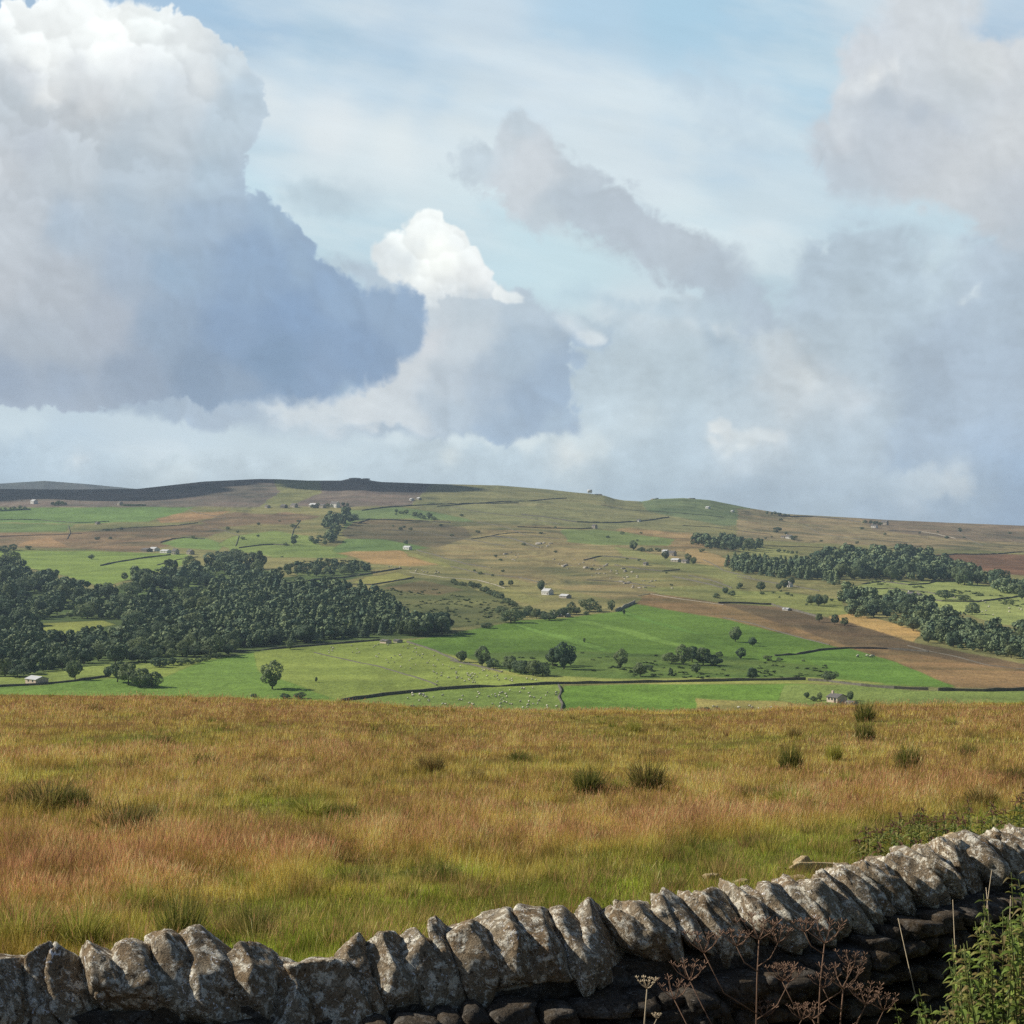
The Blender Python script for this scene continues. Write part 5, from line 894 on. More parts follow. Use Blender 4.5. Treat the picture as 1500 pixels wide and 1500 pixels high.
# ================================================================ rocks
def ico(sub):
    import bmesh
    bm = bmesh.new(); bmesh.ops.create_icosphere(bm, subdivisions=sub, radius=1); V = np.array([v.co[:] for v in bm.verts]); Fs = np.array([[v.index for v in f.verts] for f in bm.faces]); bm.free(); return V, Fs
ICO = {k: ico(k) for k in (2, 3, 4, 5)}
def rock(half, seed, sub=4, cuts=9, rough=.035, taper=0):
    """a quarried, weathered stone: a box trimmed by random planes, then chipped"""
    rg = np.random.RandomState(seed); D, Fs = ICO[sub]
    Pn = [np.array(v, float) for v in ((1, 0, 0), (-1, 0, 0), (0, 1, 0), (0, -1, 0), (0, 0, 1), (0, 0, -1))]; Pd = [1] * 6
    Pn = [p + rg.normal(0, .13, 3) for p in Pn]
    for i in range(cuts):
        n = rg.normal(0, 1, 3); n /= np.linalg.norm(n); Pn.append(n); Pd.append(rg.uniform(.76, 1.15))
    r = np.full(len(D), 9.0)
    S = 0; p_ = 70.0
    for n, d in zip(Pn, Pd):
        n = n / np.linalg.norm(n); q = np.clip(D @ n, 1e-3, None) / d; S = S + q ** p_
    r = S ** (-1 / p_)
    V = D * r[:, None]
    if taper:
        k = 1 - taper * np.clip((V[:, 2] + .05) / 1.05, 0, 1.1) ** 1.2; V[:, 1] *= k; V[:, 0] *= 1 - .3 * taper * np.clip(V[:, 2], 0, 1)
    o = rg.uniform(0, 50, 3); W = V * np.array(half) * 14
    n3 = fbm(W[:, 0] + o[0] + W[:, 2] * .6, W[:, 1] + o[1] - W[:, 2] * .7, 4, seed % 91, .6); n4 = fbm(W[:, 2] * 1.1 + o[2], W[:, 0] * .8 - W[:, 1] + o[0], 4, seed % 77, .6)
    V = V * (1 + (rough / min(half)) * (.55 * n3 + .55 * n4))[:, None]
    return V * np.array(half), Fs
def rockmat(name, base, pale, dark, scale=1.0, warm=(.30, .20, .10)):
    m, t, b = newmat(name, .95, .08); p = geo(t)
    big = noise(t, 4 * scale, 5, .65, p, .6); mid = noise(t, 16 * scale, 6, .7, p, .4); fine = noise(t, 70 * scale, 4, .7, p); sp = noise(t, 34 * scale, 5, .75, p, 1.2)
    c = mix(t, ramp(t, big, [(.35, 0.0), (.65, 1.0)]), base, warm)
    c = mix(t, ramp(t, mid, [(.50, 0.0), (.60, 1.0)]), c, pale)
    c = mix(t, ramp(t, sp, [(.54, 0.0), (.62, .85)]), c, dark)
    c = mix(t, ramp(t, noise(t, 22 * scale, 3, .6, p, 2.0), [(.63, 0.0), (.68, .9)]), c, tuple(min(1, x * 1.6) for x in pale))
    c = mix(t, 1, c, ramp(t, fine, [(.25, .6), (.75, 1.35)]), 'MULTIPLY'); t.links.new(c, b.inputs['Base Color'])
    h = math_(t, 'ADD', math_(t, 'MULTIPLY', mid, .8), math_(t, 'ADD', math_(t, 'MULTIPLY', fine, .35), math_(t, 'MULTIPLY', sp, .45))); bump(t, b, h, 1.0, .018)
    return m
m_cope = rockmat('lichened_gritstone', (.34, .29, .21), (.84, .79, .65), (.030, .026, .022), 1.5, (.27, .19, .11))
m_course = rockmat('shade_toned_gritstone', (.075, .068, .058), (.15, .135, .115), (.02, .018, .016), 1.0, (.11, .08, .05))  # gritstone darkened: shade of the wall front is put into its colour
m_boulder = plain('moor_boulder', (.42, .38, .31), .95, .4, .8)
# ---------------------------------------------------------------- the dry stone wall along the lane
WL = [(-4.6, 5.42), (-3.2, 5.55), (-1.96, 5.75), (-.9, 6.0), (0, 6.30), (.55, 6.50), (1.07, 6.74), (1.5, 7.0), (1.81, 7.26), (2.25, 7.58), (2.70, 7.92), (3.3, 8.4), (4.2, 9.2), (5.6, 10.5)]
wx = np.array([p[0] for p in WL]); wy = np.array([p[1] for p in WL]); ws = np.concatenate([[0], np.cumsum(np.hypot(np.diff(wx), np.diff(wy)))])
def wall_at(s):
    x = float(np.interp(s, ws, wx)); y = float(np.interp(s, ws, wy)); x2 = float(np.interp(s + .25, ws, wx)); y2 = float(np.interp(s + .25, ws, wy)); x1 = float(np.interp(s - .25, ws, wx)); y1 = float(np.interp(s - .25, ws, wy))
    return x, y, math.atan2(y2 - y1, x2 - x1)
# crest of the coping as seen: photograph column -> row
CR = ([-400, 0, 75, 140, 215, 290, 345, 400, 428, 445, 480, 530, 600, 680, 720, 780, 840, 890, 940, 1000, 1060, 1120, 1180, 1240, 1300, 1360, 1420, 1500, 1700], [1402, 1396, 1380, 1379, 1374, 1363, 1366, 1377, 1402, 1406, 1392, 1364, 1362, 1342, 1348, 1343, 1334, 1330, 1323, 1315, 1312, 1306, 1294, 1279, 1264, 1248, 1230, 1219, 1200])
def crest(s):
    x, y, a = wall_at(s); u = 750 + F * x / y; return -(float(np.interp(u, *CR)) - float(np.interp(u, [500, 750], [2, 12])) - 750) / F * y
wall = empty('dry_stone_boundary_wall', (0, 6.3, -2.75)); tag(wall, 'lichened dry stone wall with upright coping stones along the near field edge', 'wall')
def child(name, V, Fs, mat, T=None):
    V = V - np.array([0, 6.3, -2.75]); me = npmesh(name, V, Fs, 3, True); me.materials.append(mat); return link(name, me, parent=wall)
rg = np.random.RandomState(77); s = .3; k = 0
while s < ws[-1] - .4 and k < 99:
    x, y, a = wall_at(s); u = 750 + F * x / y
    th = .30 if (u < -140 or u > 1640) else rg.uniform(.085, .17) * (1.05 if u < 800 else .78)
    big = rg.uniform(.9, 1.12)
    top = crest(s) + rg.normal(-.004, .008); hh = rg.uniform(.15, .19) * big * (1.22 if u < 560 else 1.08 if u < 900 else 1); dep = rg.uniform(.20, .26)
    low = 430 < u < 470
    if low: hh *= .7
    V, Fs = rock((th * .70, dep, hh), 1000 + k, 5 if -50 < u < 800 else 4, 20, .013, rg.uniform(.35, .65))
    lean = math.radians(rg.uniform(18, 42)); yaw = math.radians(rg.normal(-12, 13)); roll = math.radians(rg.normal(0, 7))
    R = Matrix.Rotation(a + yaw, 3, 'Z') @ Matrix.Rotation(-lean, 3, 'Y') @ Matrix.Rotation(roll, 3, 'X')
    V = V @ np.array(R).T; V = V + np.array([x, y, top - V[:, 2].max()])
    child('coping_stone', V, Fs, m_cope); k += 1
    s += th * rg.uniform(.80, .98)
print('coping', k, 's', s, ws[-1])
# small wedges filling between copings are part of the coursed body
PV = []; PF = []; off = 0
def addrock(V, Fs):
    global off
    PV.append(V); PF.append(Fs + off); off += len(V)
z_rows = []
for side in (-1, 1):
    zt = .24; row = 0
    while zt < 1.5:
        hrow = rg.uniform(.04, .085) if side < 0 else .16; s = .1 + rg.uniform(0, .2)
        while s < ws[-1] - .2:
            L = rg.uniform(.07, .24) if side < 0 else .4
            x, y, a = wall_at(s + L / 2); u = 750 + F * x / y
            hh = hrow * rg.uniform(.75, 1.15); batter = .23 + .10 * zt + rg.normal(0, .018)
            V, Fs = rock((L * .52, .13, hh * .54), int(rg.randint(1e6)), 3 if side < 0 and -100 < u < 1600 else 2, 4, .010)
            R = Matrix.Rotation(a, 3, 'Z') @ Matrix.Rotation(math.radians(rg.normal(0, 5)), 3, 'Y'); V = V @ np.array(R).T
            nx_w, ny_w = math.sin(a) * -side * -1, -math.cos(a) * -side * -1
            V = V + np.array([x + (-math.sin(a)) * side * batter, y + math.cos(a) * side * batter, crest(s + L / 2) - zt - hrow / 2 - float(np.interp(u, [500, 900], [.09, .03])) + .05 * math.sin(s * 2.1 + row)])
            addrock(V, Fs); s += L * .98
        zt += hrow * .97; row += 1
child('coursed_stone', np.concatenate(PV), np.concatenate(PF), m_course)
# hearting: the packed rubble core
V = []; Fc = []
n = 60
for i in range(n):
    s = ws[-1] * i / (n - 1); x, y, a = wall_at(s); zt = crest(s)
    for side, z, o in ((-1, zt - 1.5, .30), (-1, zt - .24, .17), (1, zt - .24, .17), (1, zt - 1.5, .30)): V.append((x - math.sin(a) * side * o, y + math.cos(a) * side * o, z))
for i in range(n - 1):
    for q in range(3): A = i * 4 + q; Fc += [(A, A + 1, A + 5), (A, A + 5, A + 4)]
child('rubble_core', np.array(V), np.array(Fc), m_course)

# boulders on the far moor
bm_me = []
for i in range(4):
    V, Fs = rock((1, .8, .7), 300 + i, 3, 8, .05); me = npmesh('boulder', V, Fs, 3, True); me.materials.append(m_boulder); bm_me.append(me)
def boulders(poly, n, seed, lab, grp, s0, s1):
    rg = random.Random(seed); xs = [p[0] for p in poly]; ys = [p[1] for p in poly]; c = 0
    while c < n:
        u = rg.uniform(min(xs), max(xs)); v = rg.uniform(min(ys), max(ys))
        if poly_sd(poly, np.array([[u]], np.float32), np.array([[v]], np.float32))[0, 0] < 0: continue
        p = at(u, v); s_ = rg.uniform(s0, s1) * (1.6 if rg.random() < .12 else 1)
        o = link('boulder', bm_me[rg.randrange(4)]); o.location = p + Vector((0, 0, s_ * .1)); o.scale = (s_ * rg.uniform(1, 1.8), s_, s_ * rg.uniform(.6, 1)); o.rotation_euler = (0, 0, rg.uniform(0, 6)); tag(o, lab, 'boulder', grp); c += 1
boulders([(780, 788), (800, 792), (815, 800), (800, 804), (784, 798)], 14, 1, 'pale boulder in the rock scar above the moor slope', 'boulders of the upper rock scar', .8, 2.2)
boulders([(800, 818), (860, 812), (900, 826), (950, 845), (985, 862), (940, 866), (880, 848), (830, 834)], 75, 2, 'pale boulder scattered over the middle moor slope', 'boulders scattered on the middle moor', .6, 1.8)
boulders([(735, 806), (760, 812), (755, 824), (735, 818)], 12, 3, 'pale boulder in the left part of the rocky moor', 'boulders in the left rocky patch', .6, 1.6)
for u, lab, w_ in ((520, 'dark crag on the highest point of the shaded skyline', 9), (536, 'second lower crag on the shaded skyline', 6), (1013, 'small dark crag on the right skyline knoll', 5), (876, 'rocky outcrop on the skyline right of the white tank', 6), (958, 'low dark crag between the tank and the right knoll', 5)):
    p = skyline_pt(u); o = link('crag', bm_me[int(u) % 4]); o.location = p; o.scale = (w_ * 1.6, w_, w_ * .45); tag(o, lab, 'crag')

# ================================================================ rush tussocks on the moor
def bladeset(n, seed, h, spread, wd, cols_, lean=.5, seg=2, base=.12):
    rg = np.random.RandomState(seed); V = []; C = []
    a = rg.uniform(0, 2 * math.pi, n); r = base * np.sqrt(rg.uniform(0, 1, n)); hh = h * rg.uniform(.3, 1, n) * (1 - .45 * (r / base) ** 2); ln = spread * rg.uniform(.05, 1, n) ** .8
    bx, by = r * np.cos(a), r * np.sin(a); a2 = a + rg.normal(0, .5, n); th = rg.uniform(0, math.pi, n); dx, dy = np.cos(th) * wd / 2, np.sin(th) * wd / 2
    def pt(k, w): 
        return np.stack([bx + ln * np.cos(a2) * k ** 1.7 + dx * w, by + ln * np.sin(a2) * k ** 1.7 + dy * w, hh * k * (1 - .12 * k)], -1)
    P = np.stack([pt(0, -1), pt(0, 1), pt(.5, .8), pt(.5, -.8), pt(.5, -.8), pt(.5, .8), pt(1., .15), pt(1., -.15)], 1)
    ci = rg.randint(0, len(cols_), n); c = np.array(cols_)[ci] * rg.uniform(.7, 1.3, (n, 1))
    return P.reshape(-1, 3), np.repeat(c, 8, 0)
def tussock_mesh(seed, n, h, spread, wd, cols_, base=.12):
    V, C = bladeset(n, seed, h, spread, wd, cols_, base=base); return npmesh('rush_tussock', V, np.arange(len(V)).reshape(-1, 4), 4, False, C)
CG = [(.13, .16, .035), (.20, .21, .05), (.09, .11, .025), (.36, .30, .10)]; CB = [(.28, .19, .07), (.36, .25, .10), (.18, .14, .05), (.20, .19, .05)]; CY = [(.40, .40, .08), (.30, .33, .06), (.50, .43, .13)]; CD = [(.11, .12, .03), (.16, .15, .04), (.20, .15, .055), (.26, .22, .07)]
TM = {}
def tus(kind, far):
    key = (kind, far)
    if key not in TM:
        cc = {'g': CG, 'b': CB, 'y': CY, 'd': CD}[kind]
        TM[key] = tussock_mesh(hash_s(kind) + far, 620, 1, .42, .022 if far else .014, cc, .42); TM[key].materials.append(m_grass)
    return TM[key]
TS = [
 (72, 1186, 46, 118, 'd', 'largest dark rush tussock at the left of the moor'), (30, 1184, 34, 60, 'd', 'dark rush tuft left against the largest dark tussock'), (112, 1186, 40, 60, 'g', 'green edged rush tuft right against the largest dark tussock'), (185, 1222, 56, 105, 'd', 'brown tipped rush tussock right of the largest dark one'), (228, 1205, 30, 60, 'g', 'small green tuft right of the brown tipped tussock'),
 (455, 1192, 30, 80, 'y', 'low yellow green rush tuft in the middle left of the moor'), (505, 1196, 26, 60, 'g', 'low green tuft right of the yellow green rush tuft'), (470, 1244, 48, 50, 'b', 'thin reddish rush tuft below the low yellow green tuft'), (262, 1378, 90, 95, 'g', 'tall green rush tussock just behind the left part of the wall'), (372, 1368, 56, 80, 'g', 'green rush tussock behind the gap in the coping'), (30, 1385, 80, 120, 'y', 'tall yellow grass tussock behind the left end of the wall'), (120, 1382, 70, 110, 'y', 'yellow grass tussock second from the left end of the wall'), (200, 1330, 50, 70, 'y', 'small yellow tuft above the tall green tussock'),
 (522, 1294, 34, 90, 'g', 'dark green tuft in the wet hollow, the left one'), (645, 1288, 32, 80, 'g', 'dark green tuft in the wet hollow, the right one'), (630, 1133, 36, 56, 'b', 'small rusty tuft high on the middle of the moor'), (696, 1140, 18, 40, 'b', 'low rusty tuft right of the small rusty one'),
 (862, 1160, 46, 62, 'g', 'green rush tuft left of the round dark tussock'), (948, 1156, 48, 72, 'd', 'round dark rush tussock at the centre right of the moor'), (905, 1158, 24, 40, 'y', 'low tuft between the green tuft and the round dark tussock'), (1158, 1128, 46, 44, 'g', 'thin upright rush tussock right of the centre'), (1222, 1114, 36, 30, 'y', 'pale green rush tuft above right of the thin upright one'), (1330, 1128, 46, 48, 'g', 'upright green rush tussock towards the right edge'),
 (1267, 1058, 36, 40, 'g', 'rush tussock breaking the moor edge beside the farmhouse'), (1267, 1086, 36, 38, 'g', 'rush tussock directly below the one breaking the moor edge'), (1160, 1182, 40, 80, 'y', 'low green tuft on the rust band at the right'), (928, 1074, 24, 30, 'y', 'small tuft near the top of the moor'), (1165, 1082, 20, 26, 'b', 'small straw tuft left of the stacked rush tussocks'), (1105, 1170, 22, 50, 'g', 'low green tuft left of the rust band tuft'),
 (1488, 1140, 22, 40, 'd', 'dark tuft at the right edge of the moor'), (780, 1220, 22, 60, 'y', 'faint yellow tuft in the middle of the moor'), (1392, 1062, 16, 26, 'y', 'small straw tuft near the right of the moor edge'), (300, 1120, 22, 50, 'g', 'low green tuft high in the left half of the moor'), (380, 1150, 20, 44, 'b', 'low brown tuft in the left half of the moor'), (560, 1200, 26, 60, 'y', 'loose pale tuft near the middle of the moor'), (700, 1230, 24, 60, 'g', 'loose green tuft just below the middle of the moor'), (1040, 1130, 22, 44, 'y', 'loose straw tuft between the round dark tussock and the thin upright one'), (1010, 1200, 24, 60, 'b', 'loose brown tuft on the second rust band'), (1420, 1110, 26, 40, 'g', 'green tuft right of the upright rush tussock'), (1245, 1150, 26, 44, 'y', 'loose straw tuft below the pale green rush tuft'), (90, 1250, 34, 70, 'b', 'loose reddish tuft on the left rust band'), (350, 1300, 34, 70, 'y', 'loose yellow tuft above the gap in the coping'), (760, 1115, 18, 40, 'g', 'small green tuft high in the middle of the moor'), (1440, 1180, 34, 60, 'b', 'brown tuft above the dark herbs at the right'), (240, 1090, 16, 40, 'b', 'small brown tuft near the moor edge at the left'), (560, 1085, 14, 36, 'y', 'small straw tuft near the middle of the moor edge'),
 (140, 1040, 10, 34, 'b', 'low brown tuft on the moor edge at the left'),
]
for i, (u, v, h, wd_, kd, lab) in enumerate(TS):
    p = at(u, v, True); k = px_m(p); o = link('rush_tussock', tus(kd, p.y > 16)); o.location = p - Vector((0, 0, .03)); o.scale = (wd_ * k / 1.35, wd_ * k / 1.35, h * k * 1.3); o.rotation_euler = (0, 0, i * 1.7); tag(o, lab, 'rush tussock', 'rush and grass tussocks on the moor')

# ================================================================ leafy weeds
m_weed, t, b = newmat('weed_leaf', .55, .3); a_ = N(t, 'ShaderNodeAttribute', attribute_name='tint'); t.links.new(a_.outputs['Color'], b.inputs['Base Color'])
tr = N(t, 'ShaderNodeBsdfTranslucent'); t.links.new(a_.outputs['Color'], tr.inputs[0]); ms = N(t, 'ShaderNodeMixShader'); ms.inputs[0].default_value = .35
t.links.new(b.outputs[0], ms.inputs[1]); t.links.new(tr.outputs[0], ms.inputs[2]); t.links.new(ms.outputs[0], t.nodes['Material Output'].inputs[0])
m_stem = plain('green_stem', (.12, .14, .04), .8, .2, 20); m_dead = plain('dead_stem', (.24, .15, .10), .85, .3, 25); m_drystalk = plain('dry_grass_stalk', (.55, .45, .30), .85, .2, 20)
def leaf_blade(P0, d, L, wd, droop, c, V, Fs, C):
    """toothed pointed leaf, folded on its midrib"""
    d = Vector(d).normalized(); up = Vector((0, 0, 1)); s_ = d.cross(up).normalized(); n0 = len(V); prof = (.12, .75, 1.0, .72, .38, .03)
    for i, w_ in enumerate(prof):
        k = i / 5; c0 = P0 + d * (L * k) - up * (droop * L * k * k); e = s_ * (wd * w_ * .5); lift = up * (wd * w_ * .22)
        V += [tuple(c0 - e + lift), tuple(c0), tuple(c0 + e + lift)]; C += [c] * 3
    for i in range(5):
        q = n0 + i * 3; Fs += [[q, q + 1, q + 4, q + 3], [q + 1, q + 2, q + 5, q + 4]]
def weed(name, p, h, nl, L, cl, lab, grp, seed, tip=None, leanv=(0, 0)):
    rg = random.Random(seed); o = empty(name, p); tag(o, lab, 'plant', grp); lx, ly = leanv
    pts = [(lx * (k ** 1.6), ly * (k ** 1.6), h * k) for k in (0, .3, .6, .85, 1)]
    st = MB().tube(pts, [.006, .005, .004, .003, .0015], 6)
    V = []; Fs = []; C = []
    for i in range(nl):
        k = .12 + .88 * i / nl; z = h * k; base = Vector((lx * k ** 1.6, ly * k ** 1.6, z)); a0 = i * 1.57 + rg.uniform(-.3, .3); sz = L * (1.15 - .6 * k) * rg.uniform(.75, 1.15)
        for a in (a0, a0 + math.pi):
            j = rg.uniform(.7, 1.25); c = tuple(x * j for x in (tip if (tip and k > .75) else cl[rg.randrange(len(cl))])); d = (math.cos(a), math.sin(a), rg.uniform(.1, .7))
            leaf_blade(base, d, sz, sz * .46, rg.uniform(.3, .9), c, V, Fs, C)
    link('stem', st.mesh('stem', True), m_stem, o)
    link('foliage', npmesh('foliage', np.array(V), np.array(Fs), 4, False, np.array(C)), m_weed, o)
    return o
NG = [(.19, .27, .05), (.27, .35, .07), (.10, .145, .03), (.30, .30, .08), (.24, .19, .07)]
# nettles in front of the wall, bottom right, in the sun
def wall_front(u, off):
    """ground spot in front of the wall on the column u"""
    best = None
    for s in np.linspace(0, ws[-1], 400):
        x, y, a = wall_at(float(s)); X, Y = x + math.sin(a) * off, y - math.cos(a) * off; uu_ = 750 + F * X / Y
        if best is None or abs(uu_ - u) < best[0]: best = (abs(uu_ - u), X, Y)
    return best[1], best[2]
i = 0
rg2 = random.Random(9)
for row, (off, n) in enumerate(((.75, 15), (.98, 18), (1.25, 20), (1.55, 18))):
    for j in range(n):
        u = 1345 + (1580 - 1345) * (j + rg2.random() * .8) / n; X, Y = wall_front(u, off); zg = float(znear(X, Y)); top_v = float(np.interp(u, [1340, 1380, 1420, 1450, 1480, 1580], [1475, 1425, 1370, 1320, 1290, 1250])) + rg2.uniform(-10, 46) + row * 20
        ht = -(top_v - 750) / F * Y - zg
        if ht > .25: weed('nettle', Vector((X, Y, zg)), ht, int(ht / .036), .085, NG, 'bright green nettle stem in the sunlit patch at the foot of the near wall', 'nettles in front of the wall', 400 + i, None, (rg2.uniform(-.12, .06), rg2.uniform(-.08, .05))); i += 1
# dark herbs beyond the wall on the right
DK = [(.20, .24, .055), (.13, .17, .04), (.28, .28, .08)]; TIP = (.16, .085, .045)
k = 0
for u, v, h in [(1262, 1248, 44), (1278, 1262, 60), (1290, 1232, 40), (1296, 1266, 62), (1312, 1250, 66), (1322, 1270, 76), (1336, 1258, 80), (1343, 1240, 66), (1352, 1264, 66), (1362, 1246, 70), (1374, 1250, 66), (1386, 1244, 60), (1392, 1236, 46), (1408, 1238, 60), (1418, 1226, 62), (1432, 1218, 40), (1452, 1224, 66), (1470, 1220, 60), (1480, 1218, 76), (1492, 1216, 84), (1503, 1214, 70), (1458, 1206, 46), (1305, 1226, 36), (1330, 1214, 40), (1372, 1212, 36), (1348, 1206, 34), (1270, 1278, 34), (1400, 1214, 34), (1515, 1210, 90), (1530, 1206, 90)]:
    for dd in range(2):
        p = at(u + rg2.uniform(-6, 6), v + 6 + dd * 10, True); kk = px_m(p)
        weed('dock_plant', p, h * kk * rg2.uniform(.6, 1.1), 8, .13, DK, 'dark green leafy herb with brown tip behind the right part of the wall', 'dark leafy herbs behind the wall', 700 + k, TIP, (rg2.uniform(-.06, .06), 0)); k += 1
# dead umbellifers against the wall
def umbel(name, u, off, top_v, lab, seed, arms, lean=0.0, red=m_dead, top_r=.10):
    rg = random.Random(seed); X, Y = wall_front(u, off); zg = float(znear(X, Y)); H_ = -(top_v - 750) / F * Y - zg; o = empty(name, (X, Y, zg)); tag(o, lab, 'dead plant')
    st = MB(); st.tube([(0, 0, 0), (lean * .3, 0, H_ * .4), (lean * .7, .01, H_ * .75), (lean, 0, H_ * .9)], [.005, .0042, .0034, .0028], 6); link('stem', st.mesh('stem', True), red, o)
    def head(p, r, nm='seed_head'):
        m = MB(); n = 11
        for i in range(n):
            a = i * 2.4; rr = r * math.sqrt((i + .5) / n); e = Vector(p) + Vector((math.cos(a) * rr, math.sin(a) * rr, r * .8 * rg.uniform(.75, 1.1))); mid = Vector(p).lerp(e, .55) + Vector((math.cos(a) * rr * .12, math.sin(a) * rr * .12, -r * .05)); m.tube([p, tuple(mid), tuple(e)], [.0017, .0013, .001], 4)
            for q in range(5):
                b2 = a + q * 1.3; e2 = e + Vector((math.cos(b2) * r * .2, math.sin(b2) * r * .2, r * .16)); m.tube([tuple(e), tuple(e2)], [.0008, .0019], 4)
        link(nm, m.mesh(nm), red, o)
    head((lean, 0, H_ * .9), top_r)
    for k_, side, ln, hd in arms:
        p0 = Vector((lean * k_, 0, H_ * k_)); d = Vector((side, rg.uniform(-.3, .3), 0)); p1 = p0 + d * ln * .5 + Vector((0, 0, ln * .35)); p2 = p0 + d * ln * .8 + Vector((0, 0, ln * .95))
        link('branch', MB().tube([tuple(p0), tuple(p1), tuple(p2)], [.003, .0024, .002], 5).mesh('branch', True), red, o); head(tuple(p2), hd)
umbel('dead_hogweed', 1106, .55, 1338, 'dead brown umbellifer with forked top against the centre right of the wall', 1, [(.80, 1, .10, .07), (.78, -1, .11, .07), (.62, -1, .28, .085), (.60, 1, .16, .07), (.45, -1, .34, .08), (.42, 1, .22, .06), (.32, -1, .42, .08)], .02)
umbel('dead_hogweed', 1192, .55, 1345, 'taller leaning dead umbellifer right of the forked one', 2, [(.86, -1, .10, .05), (.66, 1, .16, .07), (.58, -1, .2, .07), (.42, 1, .26, .08), (.36, -1, .26, .07), (.3, 1, .36, .07)], .05)
if 0: umbel('dead_hogweed', 1052, .7, 1425, 'low dead umbellifer at the left of the dry plants', 3, [(.8, -1, .10, .06), (.7, 1, .14, .07), (.55, -1, .16, .06)], -.06)
if 0: umbel('dead_hogweed', 1150, .75, 1440, 'low dead umbellifer between the two tall dry ones', 4, [(.8, 1, .12, .06), (.7, -1, .12, .07), (.55, 1, .16, .06)], .04)
umbel('dead_hogweed', 1225, .7, 1418, 'low reddish dead umbellifer at the right of the dry plants', 5, [(.8, -1, .10, .06), (.7, 1, .12, .06), (.6, -1, .14, .06)], .03)
umbel('dead_dock', 932, .6, 1415, 'thin pale dead stalk alone before the middle of the wall', 6, [(.7, 1, .06, .02), (.6, -1, .05, .02)], .03, m_drystalk, .045)
for i, (u, tv, ln, lab) in enumerate(((1420, 1275, .10, 'tallest thin dry grass stalk leaning before the right wall'), (1405, 1318, -.03, 'thin dry stalk left of the tallest one'), (1462, 1300, -.06, 'bent dry stalk with drooping tip near the nettles'), (1362, 1345, -.14, 'slanting thin stalk before the dark right wall'), (1476, 1312, .02, 'short dry stalk at the edge of the nettles'))):
    X, Y = wall_front(u, .5); zg = float(znear(X, Y)); H_ = -(tv - 750) / F * Y - zg; o = link('grass_stalk', MB().tube([(0, 0, 0), (ln * .2, 0, H_ * .5), (ln, 0, H_)], [.004, .003, .0016], 5).mesh('grass_stalk', True), m_drystalk); o.location = (X, Y, zg); tag(o, lab, 'grass stalk')

# stones and broken rail lying beyond the wall
m_yst = rockmat('yellow_stone', (.62, .48, .24), (.75, .64, .40), (.35, .24, .12), 1.0, (.60, .42, .20)); m_pale = rockmat('bleached_stone', (.60, .48, .28), (.66, .56, .36), (.30, .22, .12), 1.0, (.5, .36, .2))
def loose(name, p, half, seed, mat, lab, cat, rz=0, ry=0):
    V, Fs = rock(half, seed, 4, 8, .012); me = npmesh(name, V, Fs, 3, True); o = link(name, me, mat); o.location = p; o.rotation_euler = (0, ry, rz); tag(o, lab, cat)
p = at(1393, 1252, True); loose('fallen_stone', Vector((1393 - 750, F, -(1236 - 750))) * (8.7 / F), (.065, .05, .05), 31, m_yst, 'yellow broken stone standing just behind the coping at the right', 'stone')
for u, v, hf, rz, lab in ((1176, 1270, (.10, .06, .06), .3, 'pale upright stone lump left of the fallen rail'), (1164, 1290, (.10, .05, .03), 0, 'flat pale stone below the fallen rail'), (1085, 1298, (.08, .05, .035), .5, 'small pale stone in the short grass'), (1042, 1287, (.07, .05, .03), .5, 'dull brown stone furthest left in the short grass'), (1147, 1275, (.05, .03, .02), 0, 'tiny pale chip beside the upright stone lump'), (1232, 1308, (.04, .03, .02), 0, 'tiny pale stone just over the coping')):
    p = at(u, v, True); loose('field_stone', p + Vector((0, 0, hf[2] * .6)), hf, int(u), m_pale, lab, 'stone', rz)
p = at(1205, 1280, True); loose('fallen_rail', p + Vector((0, 0, .06)), (.28, .035, .045), 5, m_pale, 'bleached broken rail lying in the grass beyond the wall', 'rail', .1, .05)

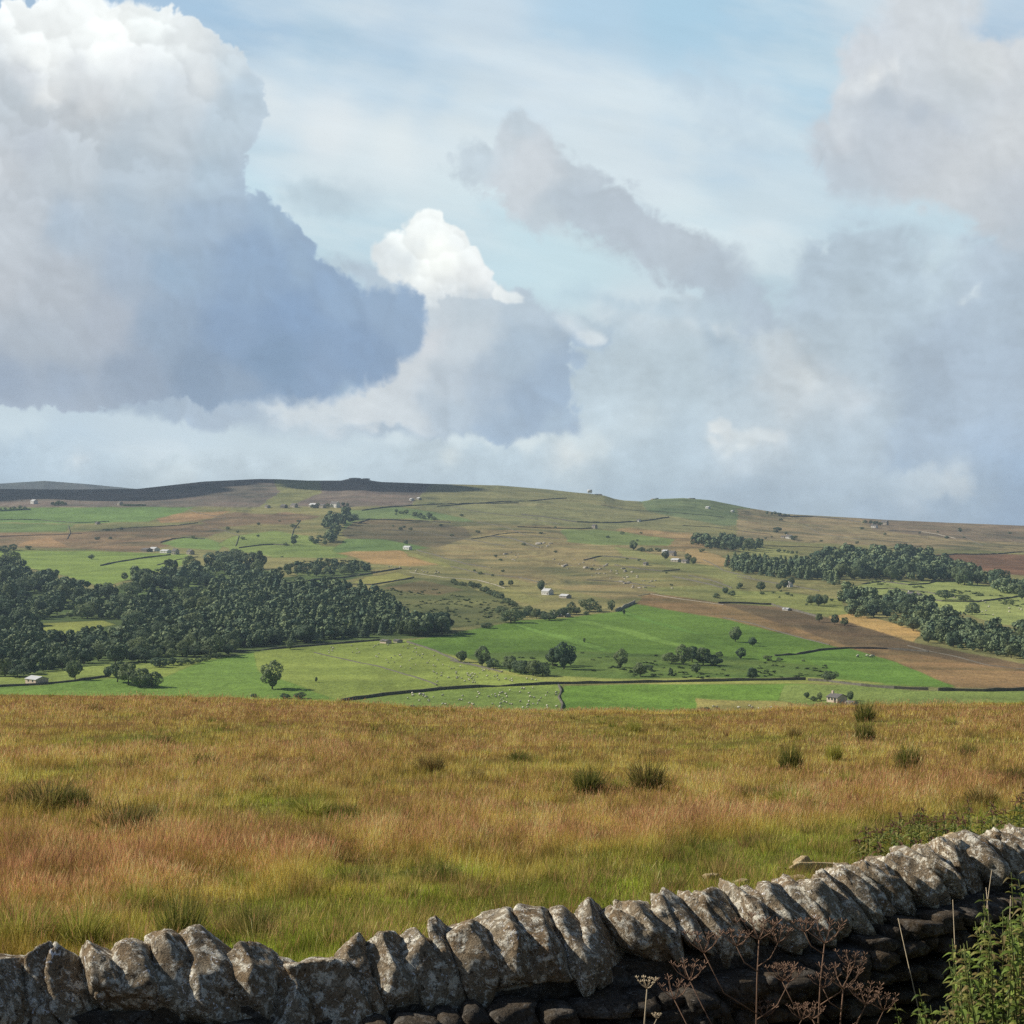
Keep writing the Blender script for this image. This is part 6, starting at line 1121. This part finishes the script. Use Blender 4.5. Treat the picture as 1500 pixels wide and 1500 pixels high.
# ================================================================ clouds standing off to the left whose shadows darken the far fell
m_cl = bpy.data.materials.new('cloud_white'); m_cl.use_nodes = True; bb_ = m_cl.node_tree.nodes['Principled BSDF']; bb_.inputs['Base Color'].default_value = (.9, .9, .92, 1); bb_.inputs['Roughness'].default_value = 1; bb_.inputs['Specular IOR Level'].default_value = 0
def cloud(lab, x0, x1, y0, y1, alt, seed):
    """heap of puffs; (x0..x1, y0..y1) is the stretch of hill it shades"""
    t_ = (alt - 50) / math.tan(EL); ox, oy = math.sin(AZ) * t_, math.cos(AZ) * t_; rg = random.Random(seed); D, Fs = ICO[3]; VV = []; FF = []; n = 0
    cnt = max(6, int((x1 - x0) * (y1 - y0) / 11000))
    for i in range(cnt):
        r = rg.uniform(50, 140); x = rg.uniform(x0, x1); y = rg.uniform(y0 + r * .3, y1 - r * .3)
        V = D * np.array([r * rg.uniform(1, 1.3), r, r * .55]); V = V * (1 + .22 * fbm(D[:, 0] * 2 + i, D[:, 1] * 2 + D[:, 2] * 1.3, 4, seed + i))[:, None]
        V[:, 2] = np.maximum(V[:, 2], -r * .15) ; VV.append(V + np.array([x + ox, y + oy, alt + rg.uniform(-10, 30)])); FF.append(Fs + n); n += len(D)
    me = npmesh('cloud', np.concatenate(VV), np.concatenate(FF), 3, True); tag(link('cloud', me, m_cl), lab, 'cloud', kind='stuff')
cloud('white heap cloud out of view to the left shading the long dark fell', -2300, -630, 2960, 3700, 1300, 3)
cloud('second smaller white heap cloud out of view to the left', -395, -270, 3010, 3640, 1300, 5)

# ================================================================ haze
HZ = MB().box((-14000, -3300, -330), (14000, 7400, 112)).mesh('haze')
m_h = bpy.data.materials.new('haze_air'); m_h.use_nodes = True; t = m_h.node_tree; t.nodes.clear(); ho = N(t, 'ShaderNodeOutputMaterial'); pv = N(t, 'ShaderNodeVolumePrincipled')
pv.inputs['Color'].default_value = (.60, .79, 1, 1); pv.inputs['Density'].default_value = HAZE = .00007; pv.inputs['Anisotropy'].default_value = .2; t.links.new(pv.outputs[0], ho.inputs['Volume'])
tag(link('haze', HZ, m_h), 'thin blue haze filling the air over the valley', 'haze', kind='stuff')
scn.cycles.volume_bounces = 0; scn.cycles.max_bounces = 6; scn.cycles.diffuse_bounces = 3; scn.cycles.transmission_bounces = 3; scn.cycles.transparent_max_bounces = 8
scn.cycles.use_denoising = False
